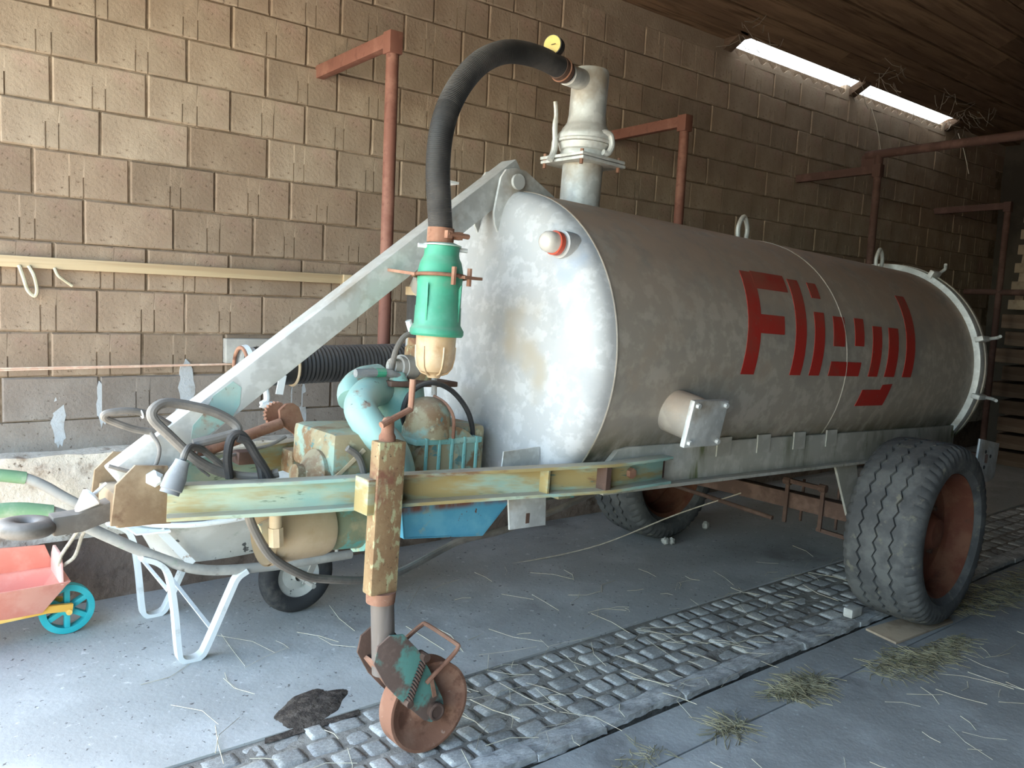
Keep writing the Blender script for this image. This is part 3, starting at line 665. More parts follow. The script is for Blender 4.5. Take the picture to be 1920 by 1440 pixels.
d = (hp_[-1]-hp_[-3]).normalized()
T('hose_clamp', M().lathe([(-.06, .0455), (-.01, .0455)], hp_[-1], d, 28), 'rustdark', ah)
T('clamp_ring', M().ring(hp_[-1]-d*.035-Vector((0, 0, 0)), d, .046, .004, 28, 6), 'rust', ah)
# pressure gauge
gc = Vector((-.425, -.095, 1.190)); gd = Vector((-.93, -.36, -.05)).normalized()
gg_ = T('pressure_gauge', M().lathe([(-.040, .020), (-.036, .036), (-.004, .039), (.004, .039), (.004, .034)], gc, gd, 32), 'blackplastic')
T('gauge_dial', M().lathe([(.0, .0355), (.0055, .0355)], gc, gd, 32), 'yellowdial', gg_)
T('gauge_needle', M().obox(gc+gd*.0065, Vector((0, .02, 0)), gd*.0006, Vector((0, 0, .0012))), 'blackplastic', gg_)
T('gauge_stem', M().tube([gc-gd*.02-Vector((0, 0, .03)), gc-gd*.02-Vector((0, 0, .05))], .010, 10), 'rust', gg_)

# water separator
wc = Vector((-.962, -.205, 0))
ws = T('water_separator', M().lathe([(.045, .088), (.052, .093), (.066, .093), (.074, .088), (.085, .081), (.145, .0795), (.148, .0775), (.178, .0775), (.18, .0765), (.218, .0765), (.222, .0775), (.262, .0785), (.285, .074), (.30, .070), (.315, .062), (.325, .060), (.352, .060), (.353, .055)], wc, (0, 0, 1), 40), 'green', label='green plastic separator housing')
T('separator_cap', M().lathe([(.353, .066), (.357, .066), (.362, .05), (.368, .036), (.385, .036), (.385, .028)], wc, (0, 0, 1), 36), 'greenpale', ws)
T('separator_bowl', M().lathe([(.048, .070), (0, .068), (-.03, .066), (-.06, .060), (-.078, .048), (-.085, .03), (-.09, .026), (-.100, .022), (-.102, 0)], wc, (0, 0, 1), 36, caps=False), 'bowl', ws, label='amber see-through collecting bowl')
for k in range(6):
    a = 2*PI*k/6+.35; ca, sa = math.cos(a), math.sin(a)
    T('bowl_rib', M().tube([wc+Vector((ca*.0685, sa*.0685, .01)), wc+Vector((ca*.067, sa*.067, -.03)), wc+Vector((ca*.0605, sa*.0605, -.062)), wc+Vector((ca*.045, sa*.045, -.083)), wc+Vector((ca*.025, sa*.025, -.09))], .0035, 6), 'bowl', ws)
for k in range(4):
    a = 2*PI*k/4-1.15; ca, sa = math.cos(a), math.sin(a)
    T('body_rib', M().prism([(.072, .20), (.079, .215), (.086, .225), (.082, .10), (.074, .08)], wc, (ca, sa, 0), (0, 0, 1), Vector((-sa, ca, 0))*.006), 'green', ws)
T('cap_screw', M().tube([wc+Vector((-.085, .02, .348)), wc+Vector((.082, -.035, .345))], .0075, 8), 'white', ws)
bp = T('separator_bracket', M().ring(wc+Vector((0, 0, .250)), (.02, .05, 1), .092, .0065, 36, 8), 'rust')
T('bracket_arm', M().bar(wc+Vector((-.085, .01, .25)), (-1.06, -.04, .262), .03, .010), 'rust', bp)
T('bracket_arm', M().bar(wc+Vector((.02, -.098, .25)), wc+Vector((.115, -.072, .252)), .026, .010), 'rust', bp)
for q in ((-.015, -.098), (.055, -.092)):
    T('bracket_bolt', M().tube([wc+Vector((q[0], q[1], .222)), wc+Vector((q[0], q[1], .282))], .009, 6), 'rust', bp)

# vacuum pump between the rails
pump = T('vacuum_pump', M().box(-1.02, -.76, -.20, .17, -.52, -.33).lathe([(-.22, .0), (-.22, .15), (.20, .15), (.20, 0)], (-.88, 0, -.42), (0, 1, 0), 32), 'turqcream', bevel=.012)
for k in range(5):
    T('cooling_fin', M().obox((-.985+k*.055, -.205, -.385), (.005, 0, 0), (0, .022, 0), (0, 0, .075)), 'turq', pump, .002)
T('pump_ledge', M().box(-1.03, -.74, -.225, .17, -.335, -.312), 'turq', pump, .006)
dm = M(); 
for i in range(9):
    pass
T('pump_dome', M().lathe([(-.32, .088), (-.27, .088), (-.235, .084), (-.205, .070), (-.185, .048), (-.176, .022), (-.174, 0)], (-.935, -.13, 0), (0, .05, 1), 32), 'turqcream', pump)
T('dome_rib', M().tube(smooth([(-.875, -.225, -.315), (-.872, -.215, -.24), (-.888, -.185, -.195), (-.91, -.14, -.172)], 5), .006, 8), 'rust', pump)
T('pump_body_block', M().box(-.86, -.70, -.19, .12, -.46, -.275), 'turqcream', pump, .02)
T('gear_housing', M().box(-1.33, -1.12, -.20, .10, -.43, -.285), 'turqcream', pump, .025)
T('gear_cover', M().lathe([(0, .085), (.05, .085), (.07, .06), (.09, .035), (.115, .033)], (-1.30, -.10, -.44), (-1, 0, .1), 24), 'turqcream', pump)
T('housing_rib', M().bar((-1.33, -.19, -.44), (-1.22, -.20, -.34), .02, .012), 'cream', pump)
T('housing_belt', M().tube(smooth([(-1.29, -.215, -.33), (-1.25, -.22, -.36), (-1.225, -.22, -.42), (-1.215, -.22, -.47)], 5), .011, 8), 'greyrubber', pump)
T('manifold_pipe', M().tube(smooth([(-1.00, .03, -.165), (-1.07, -.02, -.165), (-1.15, -.08, -.175), (-1.205, -.14, -.215), (-1.185, -.19, -.275), (-1.13, -.21, -.33), (-1.09, -.21, -.40), (-1.08, -.21, -.47)], 6), .056, 20), 'turqpipe', pump, label='pale turquoise bent manifold pipe')
T('manifold_pipe', M().tube(smooth([(-1.00, .10, -.13), (-1.09, .06, -.14), (-1.15, .02, -.17), (-1.17, -.02, -.20)], 5), .050, 18), 'turqpipe', pump)
T('valve_plate', M().obox((-.92, 0, -.135), (.145, 0, 0), (0, .10, 0), (0, 0, .010)), 'rustdark', pump, .004)
T('valve_chamber', M().lathe([(-.33, .11), (-.22, .105), (-.15, .095)], (-.96, .02, 0), (0, 0, 1), 28), 'turq', pump)
T('outlet_pipe', M().lathe([(-.14, .060), (-.01, .060), (.0, .052), (.035, .052)], (-.885, -.005, 0), (0, 0, 1), 28), 'jackpost', pump)
T('side_branch', M().tube([(-.90, -.01, -.085), (-.985, -.03, -.08)], .046, 20).tube([(-.975, -.03, -.08), (-1.0, -.033, -.079)], .040, 20).tube([(-1.0, -.033, -.079), (-1.03, -.037, -.077)], .030, 16), 'frametube', pump)
T('branch_valve', M().lathe([(-.02, .03), (.0, .035), (.025, .02), (.03, .012)], (-1.01, -.06, -.125), (0, 0, 1), 12), 'turq', pump, .004)
T('valve_lever', M().tube(smooth([(-.99, -.07, -.115), (-1.05, -.075, -.10), (-1.10, -.075, -.097), (-1.195, -.075, -.100)], 4), [.010]*4+[.015]*9, 10), 'greyplastic', pump)
T('lever_grip', M().tube([(-1.08, -.075, -.097), (-1.115, -.075, -.097)], .0162, 10), 'green', pump)
T('drain_tap', M().tube([(-.905, -.135, -.17), (-.91, -.135, -.10), (-.915, -.12, -.07)], .010, 10), 'frametube', pump)
T('riser_hose', M().lathe([(.03, .048), (.21, .047)], (-.895, -.005, 0), (-.06, 0, 1), 24), 'rubber', pump)
T('hose_band', M().lathe([(.185, .052), (.215, .052)], (-.895, -.005, 0), (-.06, 0, 1), 24), 'cream', pump)
T('separator_pipe', M().tube([(-.906, -.01, .20), (-.925, -.06, .235), (-.945, -.14, .25)], .045, 20), 'frametube', pump)
T('oil_line', M().tube(smooth([(-.99, -.10, -.30), (-1.03, -.13, -.24), (-1.02, -.14, -.175), (-.98, -.15, -.135), (-.93, -.17, -.122), (-.86, -.18, -.15), (-.80, -.19, -.21), (-.765, -.19, -.28), (-.76, -.19, -.36), (-.775, -.19, -.43)], 6), .0095, 10), 'rubber', pump)
T('oil_line', M().tube(smooth([(-1.04, -.05, -.10), (-1.03, -.06, -.02), (-1.0, -.06, .03), (-.965, -.06, .045)], 6), .010, 10), 'greyrubber', pump)
T('vent_cap', M().tube([(-.965, -.06, .045), (-.985, -.06, .09)], .012, 10), 'whiteplastic', pump)
T('drive_housing', M().lathe([(-.14, .085), (-.10, .10), (-.02, .105), (.10, .115)], (-1.12, 0, -.63), (1, 0, 0), 28), 'turqdark', pump, .004)
T('drive_flange', M().lathe([(-.02, .125), (.02, .125)], (-1.10, 0, -.63), (1, 0, 0), 10), 'turq', pump, .004)
T('shaft_guard', M().lathe([(-.20, .112), (-.19, .112), (-.10, .104), (0, .102), (.02, .095)], (-1.27, -.02, -.635), (1, 0, 0), 36, caps=False).lathe([(-.20, .106), (-.10, .098), (0, .094)], (-1.27, -.02, -.635), (1, 0, 0), 36, caps=False), 'cream', pump, label='cream open-ended plastic guard over the drive shaft')
T('drive_shaft', M().lathe([(-.22, .03), (-.18, .045), (-.15, .03), (0, .03)], (-1.27, -.02, -.635), (1, 0, 0), 16), 'turqcream', pump)
T('hydraulic_coupler', M().tube([(-1.50, -.16, -.50), (-1.495, -.16, -.58)], .020, 12).tube([(-1.495, -.16, -.58), (-1.49, -.16, -.64)], .024, 8), 'cream', pump)
# tray and plates below
tr = M().prism([(-1.10, -.535), (-.60, -.525), (-.745, -.668), (-1.085, -.638)], (0, -.27, 0), (1, 0, 0), (0, 0, 1), (0, .006, 0))
tr.prism([(-1.10, -.535), (-.60, -.525), (-.745, -.668), (-1.085, -.638)], (0, .27, 0), (1, 0, 0), (0, 0, 1), (0, .006, 0))
tr.bar((-.60, 0, -.525), (-.745, 0, -.668), .54, .006); tr.bar((-.745, 0, -.668), (-1.085, 0, -.638), .54, .006); tr.bar((-1.085, 0, -.638), (-1.10, 0, -.535), .54, .006)
T('drip_tray', tr, 'bluetray', label='bright blue scratched drip tray')
fp = T('frame_foot_plate', M().prism([(-.765, -.49), (-.748, -.612), (-.575, -.614), (-.585, -.49)], (0, -.42, 0), (1, 0, 0), (0, 0, 1), (0, .008, 0)), 'galv', bevel=.002)
T('slot', M().obox((-.668, -.4215, -.578), (.008, 0, 0), (0, .0012, 0), (0, 0, .018)), 'rustdark', fp)
T('bent_tab', M().prism([(-.775, -.415), (-.77, -.340), (-.60, -.330), (-.60, -.40)], (0, -.385, 0), (1, 0, 0), (0, 0, 1), (0, .006, 0)), 'galv')

# landing jack
jl = -.405
jk = T('jack_post', M().box(-1.305, -1.210, jl-.030, jl+.022, -.752, -.275), 'jackpost', bevel=.006, label='square jack post with flaking ochre paint')
T('jack_clamp', M().box(-1.33, -1.305, jl-.02, jl+.06, -.50, -.39), 'rail', jk, .003)
T('jack_collar', M().lathe([(-.785, .045), (-.75, .047)], (-1.25, jl, 0), (0, 0, 1), 28), 'rust', jk)
T('jack_tube', M().lathe([(-1.06, .038), (-.74, .038)], (-1.232, jl, 0), (.035, 0, 1), 28) if False else M().tube([(-1.245, jl, -.76), (-1.222, jl, -1.02)], .037, 28), 'jacktube', jk)
T('jack_cap', M().lathe([(-.28, .026), (-.262, .026), (-.25, .020), (-.215, .019), (-.205, .014), (-.20, 0)], (-1.262, jl, 0), (0, 0, 1), 18), 'rust', jk)
T('jack_crank', M().tube([(-1.27, jl, -.228), (-1.30, jl-.03, -.225), (-1.30, jl-.03, -.2245)] if False else [(-1.305, jl-.03, -.222), (-1.19, jl-.01, -.178), (-1.188, jl-.01, -.085)], .0105, 10), 'rust', jk)
hub = Vector((-1.055, jl, -1.165)); JR = .152
jw = T('jack_wheel', M().lathe([(-.036, JR-.01), (-.036, JR), (.036, JR), (.036, JR-.01), (.030, JR-.022), (.012, JR-.05), (.010, .06), (.030, .04), (.034, .03), (-.034, .03), (-.030, .04), (-.010, .06), (-.012, JR-.05), (-.030, JR-.022), (-.036, JR-.01)], hub, (0, 1, 0), 56, caps=False), 'rust', jk, .002, label='rusty steel jockey wheel')
fd = (Vector((-1.215, 0, -.96))-Vector((hub.x, 0, hub.z))); fl_ = fd.length; fu = fd.normalized(); fn = Vector((-fu.z, 0, fu.x))
for sgn in (-1, 1):
    pl = [(-.045, -.055*0+.0), (-.03, -.03), (0, -.042), (.03, -.03), (.045, 0), (.066, fl_*.55), (.072, fl_*.85), (.060, fl_+.05), (.02, fl_+.085), (-.03, fl_+.08), (-.065, fl_+.045), (-.074, fl_*.85), (-.066, fl_*.5)]
    o_ = Vector((hub.x, jl+sgn*.050-.004, hub.z))
    T('fork_plate', M().prism(pl, o_, fn, fu, (0, .008, 0)), 'forkplate' if sgn < 0 else 'rustdark', jk, .002)
T('fork_bridge', M().obox(Vector((hub.x, jl, hub.z))+fu*(fl_*.80)+fn*.05, fn*.006, (0, .05, 0), fu*.07), 'rust', jk)
T('axle_bolt', M().tube([hub+Vector((0, -.075, 0)), hub+Vector((0, .07, 0))], .026, 20).ring(hub+Vector((0, -.072, 0)), (0, 1, 0), .024, .006, 20, 8), 'rustdark', jk)
sa_ = Vector((hub.x, jl-.064, hub.z))+fu*(fl_*.42)+fn*.052; sb_ = Vector((hub.x, jl-.064, hub.z))+fu*(fl_*.72)-fn*.075
sp = M(); nt = 9
sp.tube([sa_.lerp(sb_, i/160)+.010*(math.cos(2*PI*nt*i/160*1.6)*fu+math.sin(2*PI*nt*i/160*1.6)*Vector((0, 1, 0))) for i in range(161)], .0035, 6)
sp.tube([sa_-Vector((0, .012, 0)), sa_+Vector((0, .03, 0))], .013, 10); sp.tube([sb_-Vector((0, .012, 0)), sb_+Vector((0, .03, 0))], .014, 10)
T('jack_spring', sp, 'rustdark', jk)
T('release_handle', M().tube(smooth([(-1.165, jl+.05, -.985), (-1.10, jl+.05, -.945), (-1.055, jl+.045, -.915), (-1.04, jl+.03, -.912), (-.985, jl-.055, -.955), (-.98, jl-.065, -.965), (-1.005, jl-.068, -.99), (-1.07, jl-.068, -1.035), (-1.10, jl-.066, -1.06)], 3), .0075, 8), 'rust', jk)
T('fork_strap', M().bar((-1.085, jl-.068, -1.04), (-1.062, jl-.064, -1.115), .004, .014, up=(1, 0, 0)), 'rust', jk)

# brake lever with ratchet on the far rail
bl_ = T('brake_lever', M().prism([(-1.31, -.30), (-1.315, -.268), (-1.29, -.245), (-1.262, -.243), (-1.238, -.258), (-1.205, -.34), (-1.16, -.37), (-1.16, -.40), (-1.235, -.40), (-1.25, -.36), (-1.30, -.325)], (0, .24, 0), (1, 0, 0), (0, 0, 1), (0, .018, 0)), 'rust', bevel=.003)
gr_ = M(); tp = []
for k in range(40):
    a = 2*PI*k/40; r_ = .046 if k % 2 else .039
    tp.append((-1.315+r_*math.cos(a), -.285+r_*math.sin(a)))
gr_.prism(tp, (0, .262, 0), (1, 0, 0), (0, 0, 1), (0, .020, 0))
T('ratchet_wheel', gr_, 'rust', bl_)
T('lever_arm', M().tube([(-1.31, .235, -.315), (-1.69, .225, -.435)], .020, 14), 'rust', bl_)
T('lever_clamp', M().box(-1.275, -1.195, .20, .30, -.50, -.415), 'turqcream', bl_, .006)
T('lever_foot', M().bar((-1.235, .225, -.40), (-1.225, .21, -.50), .06, .012, up=(1, 0, 0)), 'rust', bl_)
# cables and plug at the drawbar
def cable(name, pts, r, mt, parent=None, k=6): return T(name, M().tube(smooth(pts, k), r, 10), mt, parent)
cable('brake_hose', [(-1.50, -.17, -.405), (-1.56, -.15, -.418), (-1.65, -.12, -.405), (-1.735, -.12, -.360), (-1.812, -.12, -.287), (-1.862, -.11, -.232), (-1.848, -.10, -.200), (-1.80, -.09, -.193), (-1.692, -.09, -.217), (-1.625, -.10, -.252), (-1.612, -.11, -.280), (-1.66, -.11, -.296), (-1.74, -.10, -.315)], .0145, 'greyrubber')
lc = cable('light_cable', [(-1.59, -.05, -.43), (-1.66, -.04, -.37), (-1.74, -.03, -.30), (-1.828, -.02, -.243), (-1.895, -.02, -.224), (-1.955, -.02, -.228), (-1.965, -.015, -.24), (-1.938, 0, -.257), (-1.87, 0, -.283), (-1.80, .0, -.293)], .0105, 'greyrubber')
for q in ((-1.865, -.02, -.233), (-1.70, -.035, -.333)): T('cable_tie', M().ring(q, (1, 0, .3), .012, .003, 12, 5), 'white', lc)
cable('brake_hose', [(-1.645, -.15, -.415), (-1.655, -.15, -.35), (-1.645, -.15, -.292), (-1.615, -.15, -.285), (-1.585, -.155, -.325), (-1.558, -.16, -.375), (-1.55, -.17, -.42)], .0135, 'rubber')
cable('brake_hose', [(-1.63, -.16, -.292), (-1.60, -.165, -.305), (-1.575, -.17, -.345), (-1.545, -.175, -.39), (-1.53, -.18, -.425)], .0125, 'rubber')
plg = T('connector_plug', M().lathe([(0, .020), (.012, .021), (.05, .030), (.085, .031), (.088, .027), (.098, .027), (.098, .022), (.088, .022)], (-1.800, -.19, -.345), Vector((-.38, -.12, -.92)), 24), 'greyplastic')
cable('plug_cable', [(-1.800, -.19, -.345), (-1.79, -.18, -.325), (-1.76, -.14, -.315), (-1.71, -.10, -.335)], .010, 'greyrubber', plg)
cable('wire', [(-1.96, -.06, -.375), (-1.90, -.08, -.392), (-1.85, -.09, -.385), (-1.83, -.08, -.33), (-1.845, -.05, -.285)], .006, 'greyrubber')
cable('wire', [(-1.80, -.05, -.40), (-1.74, -.06, -.36), (-1.71, -.06, -.33), (-1.72, -.07, -.38), (-1.68, -.08, -.42)], .004, 'greyrubber')
cable('wire', [(-1.60, .14, -.44), (-1.52, .16, -.41), (-1.44, .19, -.40), (-1.36, .20, -.385), (-1.30, .21, -.36)], .006, 'greyrubber')
T('valve_block', M().box(-1.50, -1.43, .14, .20, -.44, -.395), 'rustdark', bevel=.006)
cable('hydraulic_hose', [(-1.58, -.15, -.47), (-1.583, -.15, -.525), (-1.554, -.15, -.595), (-1.488, -.13, -.686), (-1.378, -.10, -.764), (-1.277, -.06, -.81), (-1.05, 0, -.868), (-.878, .05, -.878), (-.644, .10, -.834), (-.536, .10, -.808), (-.303, .10, -.79), (0, .10, -.73), (.35, .10, -.65), (.6, .10, -.615)], .0145, 'greyrubber')

cable('tether_cord', [(.05, .95, -1.288), (.55, .85, -1.262), (1.0, .72, -1.19), (1.35, .45, -.98), (1.56, .15, -.80)], .004, 'rope')
# axle, wheels, suspension
SA, HA = 1.60, -.775
T('axle_beam', M().box(SA-.045, SA+.045, -.60, .60, HA-.045, HA+.045), 'rustdark', bevel=.008)
T('brake_rod', M().tube([(SA-.10, .62, -.842), (SA-.10, -.10, -.885)], .013, 12), 'rustdark')
for l0 in (-.15, -.36):
    ub = T('spring_shackle', M().bar((SA-.06, l0, -.66), (SA-.06, l0, -.90), .022, .014, up=(1, 0, 0)), 'rustdark', bevel=.003)
    T('shackle_bolt', M().bar((SA+.06, l0-.03, -.66), (SA+.06, l0-.03, -.90), .012, .012, up=(1, 0, 0)), 'rustdark', ub)
    T('shackle_end', M().lathe([(-.02, .022), (.02, .022)], (SA-.065, l0, -.665), (0, 1, 0), 10), 'rustdark', ub)
T('shackle_plate', M().bar((SA-.06, -.13, -.662), (SA-.06, -.38, -.668), .03, .025), 'rustdark', bevel=.004)
T('brake_rod', M().bar((SA-.05, -.34, -.895), (SA-.05, -.58, -.905), .02, .02), 'rustdark')
for sgn in (-1, 1):
    for sx in (1.31, 1.80):
        T('axle_bracket', M().prism([(sx-.06, -.47), (sx+.16, -.47), (SA+(.12 if sx > 1.6 else -.02), -.76), (SA-(.16 if sx < 1.6 else -.02), -.76)], (0, sgn*.55-.006, 0), (1, 0, 0), (0, 0, 1), (0, .012, 0)), 'beam')
TR = .452; TW = .36
def tyre_mesh(c):
    n = 168; m = M(); hw = TW/2
    # half profile boundaries across the tread: (offset, radius, zigzag?)
    pr = [(-hw+.035, TR-.145, 0), (-hw+.006, TR-.115, 0), (-hw, TR-.08, 0), (-hw+.006, TR-.045, 2), (-hw+.018, TR-.022, 2), (-hw+.045, TR-.008, 0)]
    for gx in (-.075, 0, .075):
        pr += [(gx-.0065, TR-.002, 1), (gx-.0045, TR-.017, 1), (gx+.0045, TR-.017, 1), (gx+.0065, TR-.002, 1)]
    pr += [(hw-.045, TR-.008, 0), (hw-.018, TR-.022, 2), (hw-.006, TR-.045, 2), (hw, TR-.08, 0), (hw-.006, TR-.115, 0), (hw-.035, TR-.145, 0)]
    k = len(pr)
    for i in range(n):
        a = 2*PI*i/n; z = [0, .008, 0, -.008][i % 4]; lug = (i % 3 == 0)
        for off, r, zz in pr:
            o = off+(z if zz == 1 else 0); r_ = r-(.014 if (zz == 2 and lug) else 0)
            m.v.append(Vector((c.x+r_*math.cos(a), c.y+o, c.z+r_*math.sin(a))))
    for i in range(n):
        for j in range(k-1): m.f.append((i*k+j, i*k+j+1, ((i+1) % n)*k+j+1, ((i+1) % n)*k+j))
    return m
for sgn in (-1, 1):
    wc_ = Vector((SA, sgn*.84, HA)); out = sgn
    rim = M().lathe([(out*.145, .312), (out*.150, .305), (out*.128, .285), (out*.05, .272), (out*.03, .25), (out*.02, .16), (out*.045, .10), (out*.075, .085), (out*.10, .07), (out*.11, 0)], wc_, (0, 1, 0), 48, caps=False)
    rim.lathe([(-out*.145, .312), (-out*.12, .285), (out*.05, .272)], wc_, (0, 1, 0), 48, caps=False)
    w_ = T('wheel', rim, 'rimred')
    T('tyre', tyre_mesh(wc_), 'tyre', w_, ang=30)
    for k in range(6):
        a = 2*PI*k/6; T('wheel_nut', M().lathe([(0, .013), (.022, .013)], wc_+Vector((.125*math.cos(a), out*.035, .125*math.sin(a))), (0, out, 0), 6), 'rustdark', w_)
# rear light board behind the wheel
lb = T('rear_light_board', M().prism([(2.42, -.36), (2.73, -.40), (2.71, -.60), (2.62, -.625), (2.40, -.60)], (0, -.80, 0), (1, 0, 0), (0, 0, 1), (0, .012, 0)), 'galv', bevel=.003)
for q in ((2.52, -.44), (2.60, -.47), (2.52, -.53)): T('light_board_hole', M().lathe([(0, .011), (.003, .011)], (q[0], -.8005, q[1]), (0, -1, 0), 10), 'blackplastic', lb)
T('light_board_arm', M().bar((2.36, -.50, -.47), (2.55, -.80, -.48), .05, .05), 'rustdark', bevel=.004)
# carrier for the suction hose on the far side
for sx in (-.28, .55):
    T('hose_carrier', M().bar((sx, .55, -.27), (sx, .82, -.27), .04, .012).bar((sx, .82, -.27), (sx, .82, -.16), .04, .012, up=(1, 0, 0)), 'galv')

# ------------------------------------------------------------------ suction hose with coupling
Y = 3.275
hz = thing('suction_hose', (1.9, Y, 1.10), 'black ribbed suction hose with white coupling, carried along the tank far side', 'hose')
def hzc(x): return 1.172+.018*(x-1.25)
m = M(); pts = []; rad = []
xx = 1.36
P = []; Rr = []
while xx < 3.4:
    P.append(Vector((xx, Y+.036*(xx-1.2), hzc(xx)))); Rr.append(.083 if len(P) % 2 else .0775); xx += .0095
m.tube(P, Rr, 28)
build('ribbed_hose', m, 'rubber', hz)
build('hose_end', M().lathe([(0, .079), (.03, .083), (.17, .083)], (1.245, Y, hzc(1.25)), (1, .036, .018), 32), 'blackplastic', hz)
cu = build('hose_coupling', M().lathe([(0, .075), (.0, .088), (.02, .092), (.028, .082), (.05, .080), (.05, .07)], (1.205, Y, hzc(1.2)), (1, .036, .018), 36, caps=False).lathe([(.04, 0), (.04, .075)], (1.205, Y, hzc(1.2)), (1, .036, .018), 36, caps=False), 'whiteplastic', hz, label='white coupling on the hose mouth')
build('coupling_seal', M().ring((1.203, Y, hzc(1.2)), (1, 0, 0), .080, .008, 36, 8), 'rust', cu)
build('coupling_strap', M().bar((1.345, Y-.088, hzc(1.34)-.03), (1.335, Y-.078, hzc(1.34)-.11), .03, .008, up=(0, 1, 0)), 'whiteplastic', cu)
build('coupling_strap', M().ring((1.42, Y, hzc(1.42)), (1, .01, .018), .085, .006, 32, 6), 'cream', cu)
build('coupling_hook', M().tube(smooth([(1.275, Y-.06, hzc(1.27)-.05), (1.285, Y-.065, hzc(1.27)-.10), (1.285, Y-.07, hzc(1.27)-.135), (1.26, Y-.075, hzc(1.27)-.150), (1.305, Y-.075, hzc(1.27)-.150)], 4), .013, 10), 'whiteplastic', cu)

# ------------------------------------------------------------------ pole frames along the wall
def pole_frame(x, ytop, ztop, label, zb=0.0, mt='redoxide'):
    t = thing('pole_frame', (x, ytop, 0), label, 'frame', 'red oxide pole frames along the block wall')
    build('pole', M().tube([(x, ytop, zb), (x, ytop, ztop-.04)], .03, 20), mt, t)
    build('arm', M().bar((x-.01, ytop-.02, ztop-.01), (x-.03, WY+.02, ztop-.03), .045, .065), mt, t, .004)
    build('pole_cap', M().box(x-.034, x+.034, ytop-.034, ytop+.034, ztop-.07, ztop+.03), mt, t, .005)
    return t
pole_frame(1.945, 3.42, 2.665, 'red oxide pole with wall arm, behind the arching black hose')
pole_frame(4.03, 3.43, 2.655, 'red oxide pole with wall arm, seen behind the riser pipe', 1.02)
p3 = pole_frame(6.40, 3.42, 2.68, 'dark red pole with wall arm carrying a long top rail', 0.0, 'darkframe')
build('top_post', M().tube([(6.40, 3.42, 2.60), (6.40, 3.42, 2.80)], .032, 18), 'darkframe', p3)
build('top_rail', M().tube([(6.40, 3.53, 2.79), (6.42, 1.6, 2.83)], .034, 18), 'darkframe', p3)
build('side_plate', M().box(6.385, 6.395, 3.44, 3.56, 2.68, 2.79), 'darkframe', p3)
p4 = pole_frame(9.0, 3.42, 2.67, 'dark rusty pole frame standing before the pallets', 0.0, 'darkframe')
build('side_rail', M().tube([(9.0, 3.75, 1.80), (9.0, 1.8, 1.80)], .03, 16), 'darkframe', p4)

# ------------------------------------------------------------------ wall battens, twine, board
bt = tag(build('wall_batten', M().bar((-.4, WY-.016, 1.558), (2.07, WY-.018, 1.564), .03, .05), 'batten', None, .004), 'long pale wooden batten fixed along the block wall', 'batten')
tag(build('wood_block', M().box(2.06, 2.15, WY-.045, WY+.005, 1.525, 1.59), 'batten', None, .004), 'short wooden block at the end of the wall batten', 'block')
m = M().tube(smooth([(.53, WY-.036, 1.545), (.545, WY-.045, 1.49), (.56, WY-.04, 1.44), (.585, WY-.04, 1.415), (.595, WY-.045, 1.44), (.585, WY-.045, 1.50), (.565, WY-.04, 1.545)], 5), .008, 7)
tag(build('twine_loop', m, 'straw'), 'pale frayed twine loop hanging from the wall batten', 'twine')
tag(build('twine_end', M().tube(smooth([(.665, WY-.034, 1.540), (.675, WY-.05, 1.51), (.70, WY-.04, 1.49), (.735, WY-.035, 1.465)], 5), .007, 7), 'straw'), 'single loose twine end hanging right of the twine loop', 'twine')
m = M().tube([(-.4, WY-.10, 1.088), (.5, WY-.06, 1.094), (1.50, WY-.02, 1.103)], .0035, 6).tube([(-.4, WY-.10, 1.100), (.5, WY-.06, 1.102), (1.50, WY-.02, 1.106)], .0035, 6)
tag(build('string_line', m, 'twine'), 'doubled pink string stretched along the wall below the batten', 'string')
tag(build('grey_board', M().box(1.42, 1.86, WY-.05, WY+.002, 1.11, 1.235), 'frametube', None, .006), 'weathered grey board fixed to the wall behind the white coupling', 'board')
tag(build('wall_hook', M().tube(smooth([(1.12, 4.06, .715), (1.12, 4.055, .79), (1.145, 4.05, .815), (1.175, 4.05, .80)], 5), .011, 8), 'rust'), 'small rusty hook rising from the concrete ledge', 'hook')

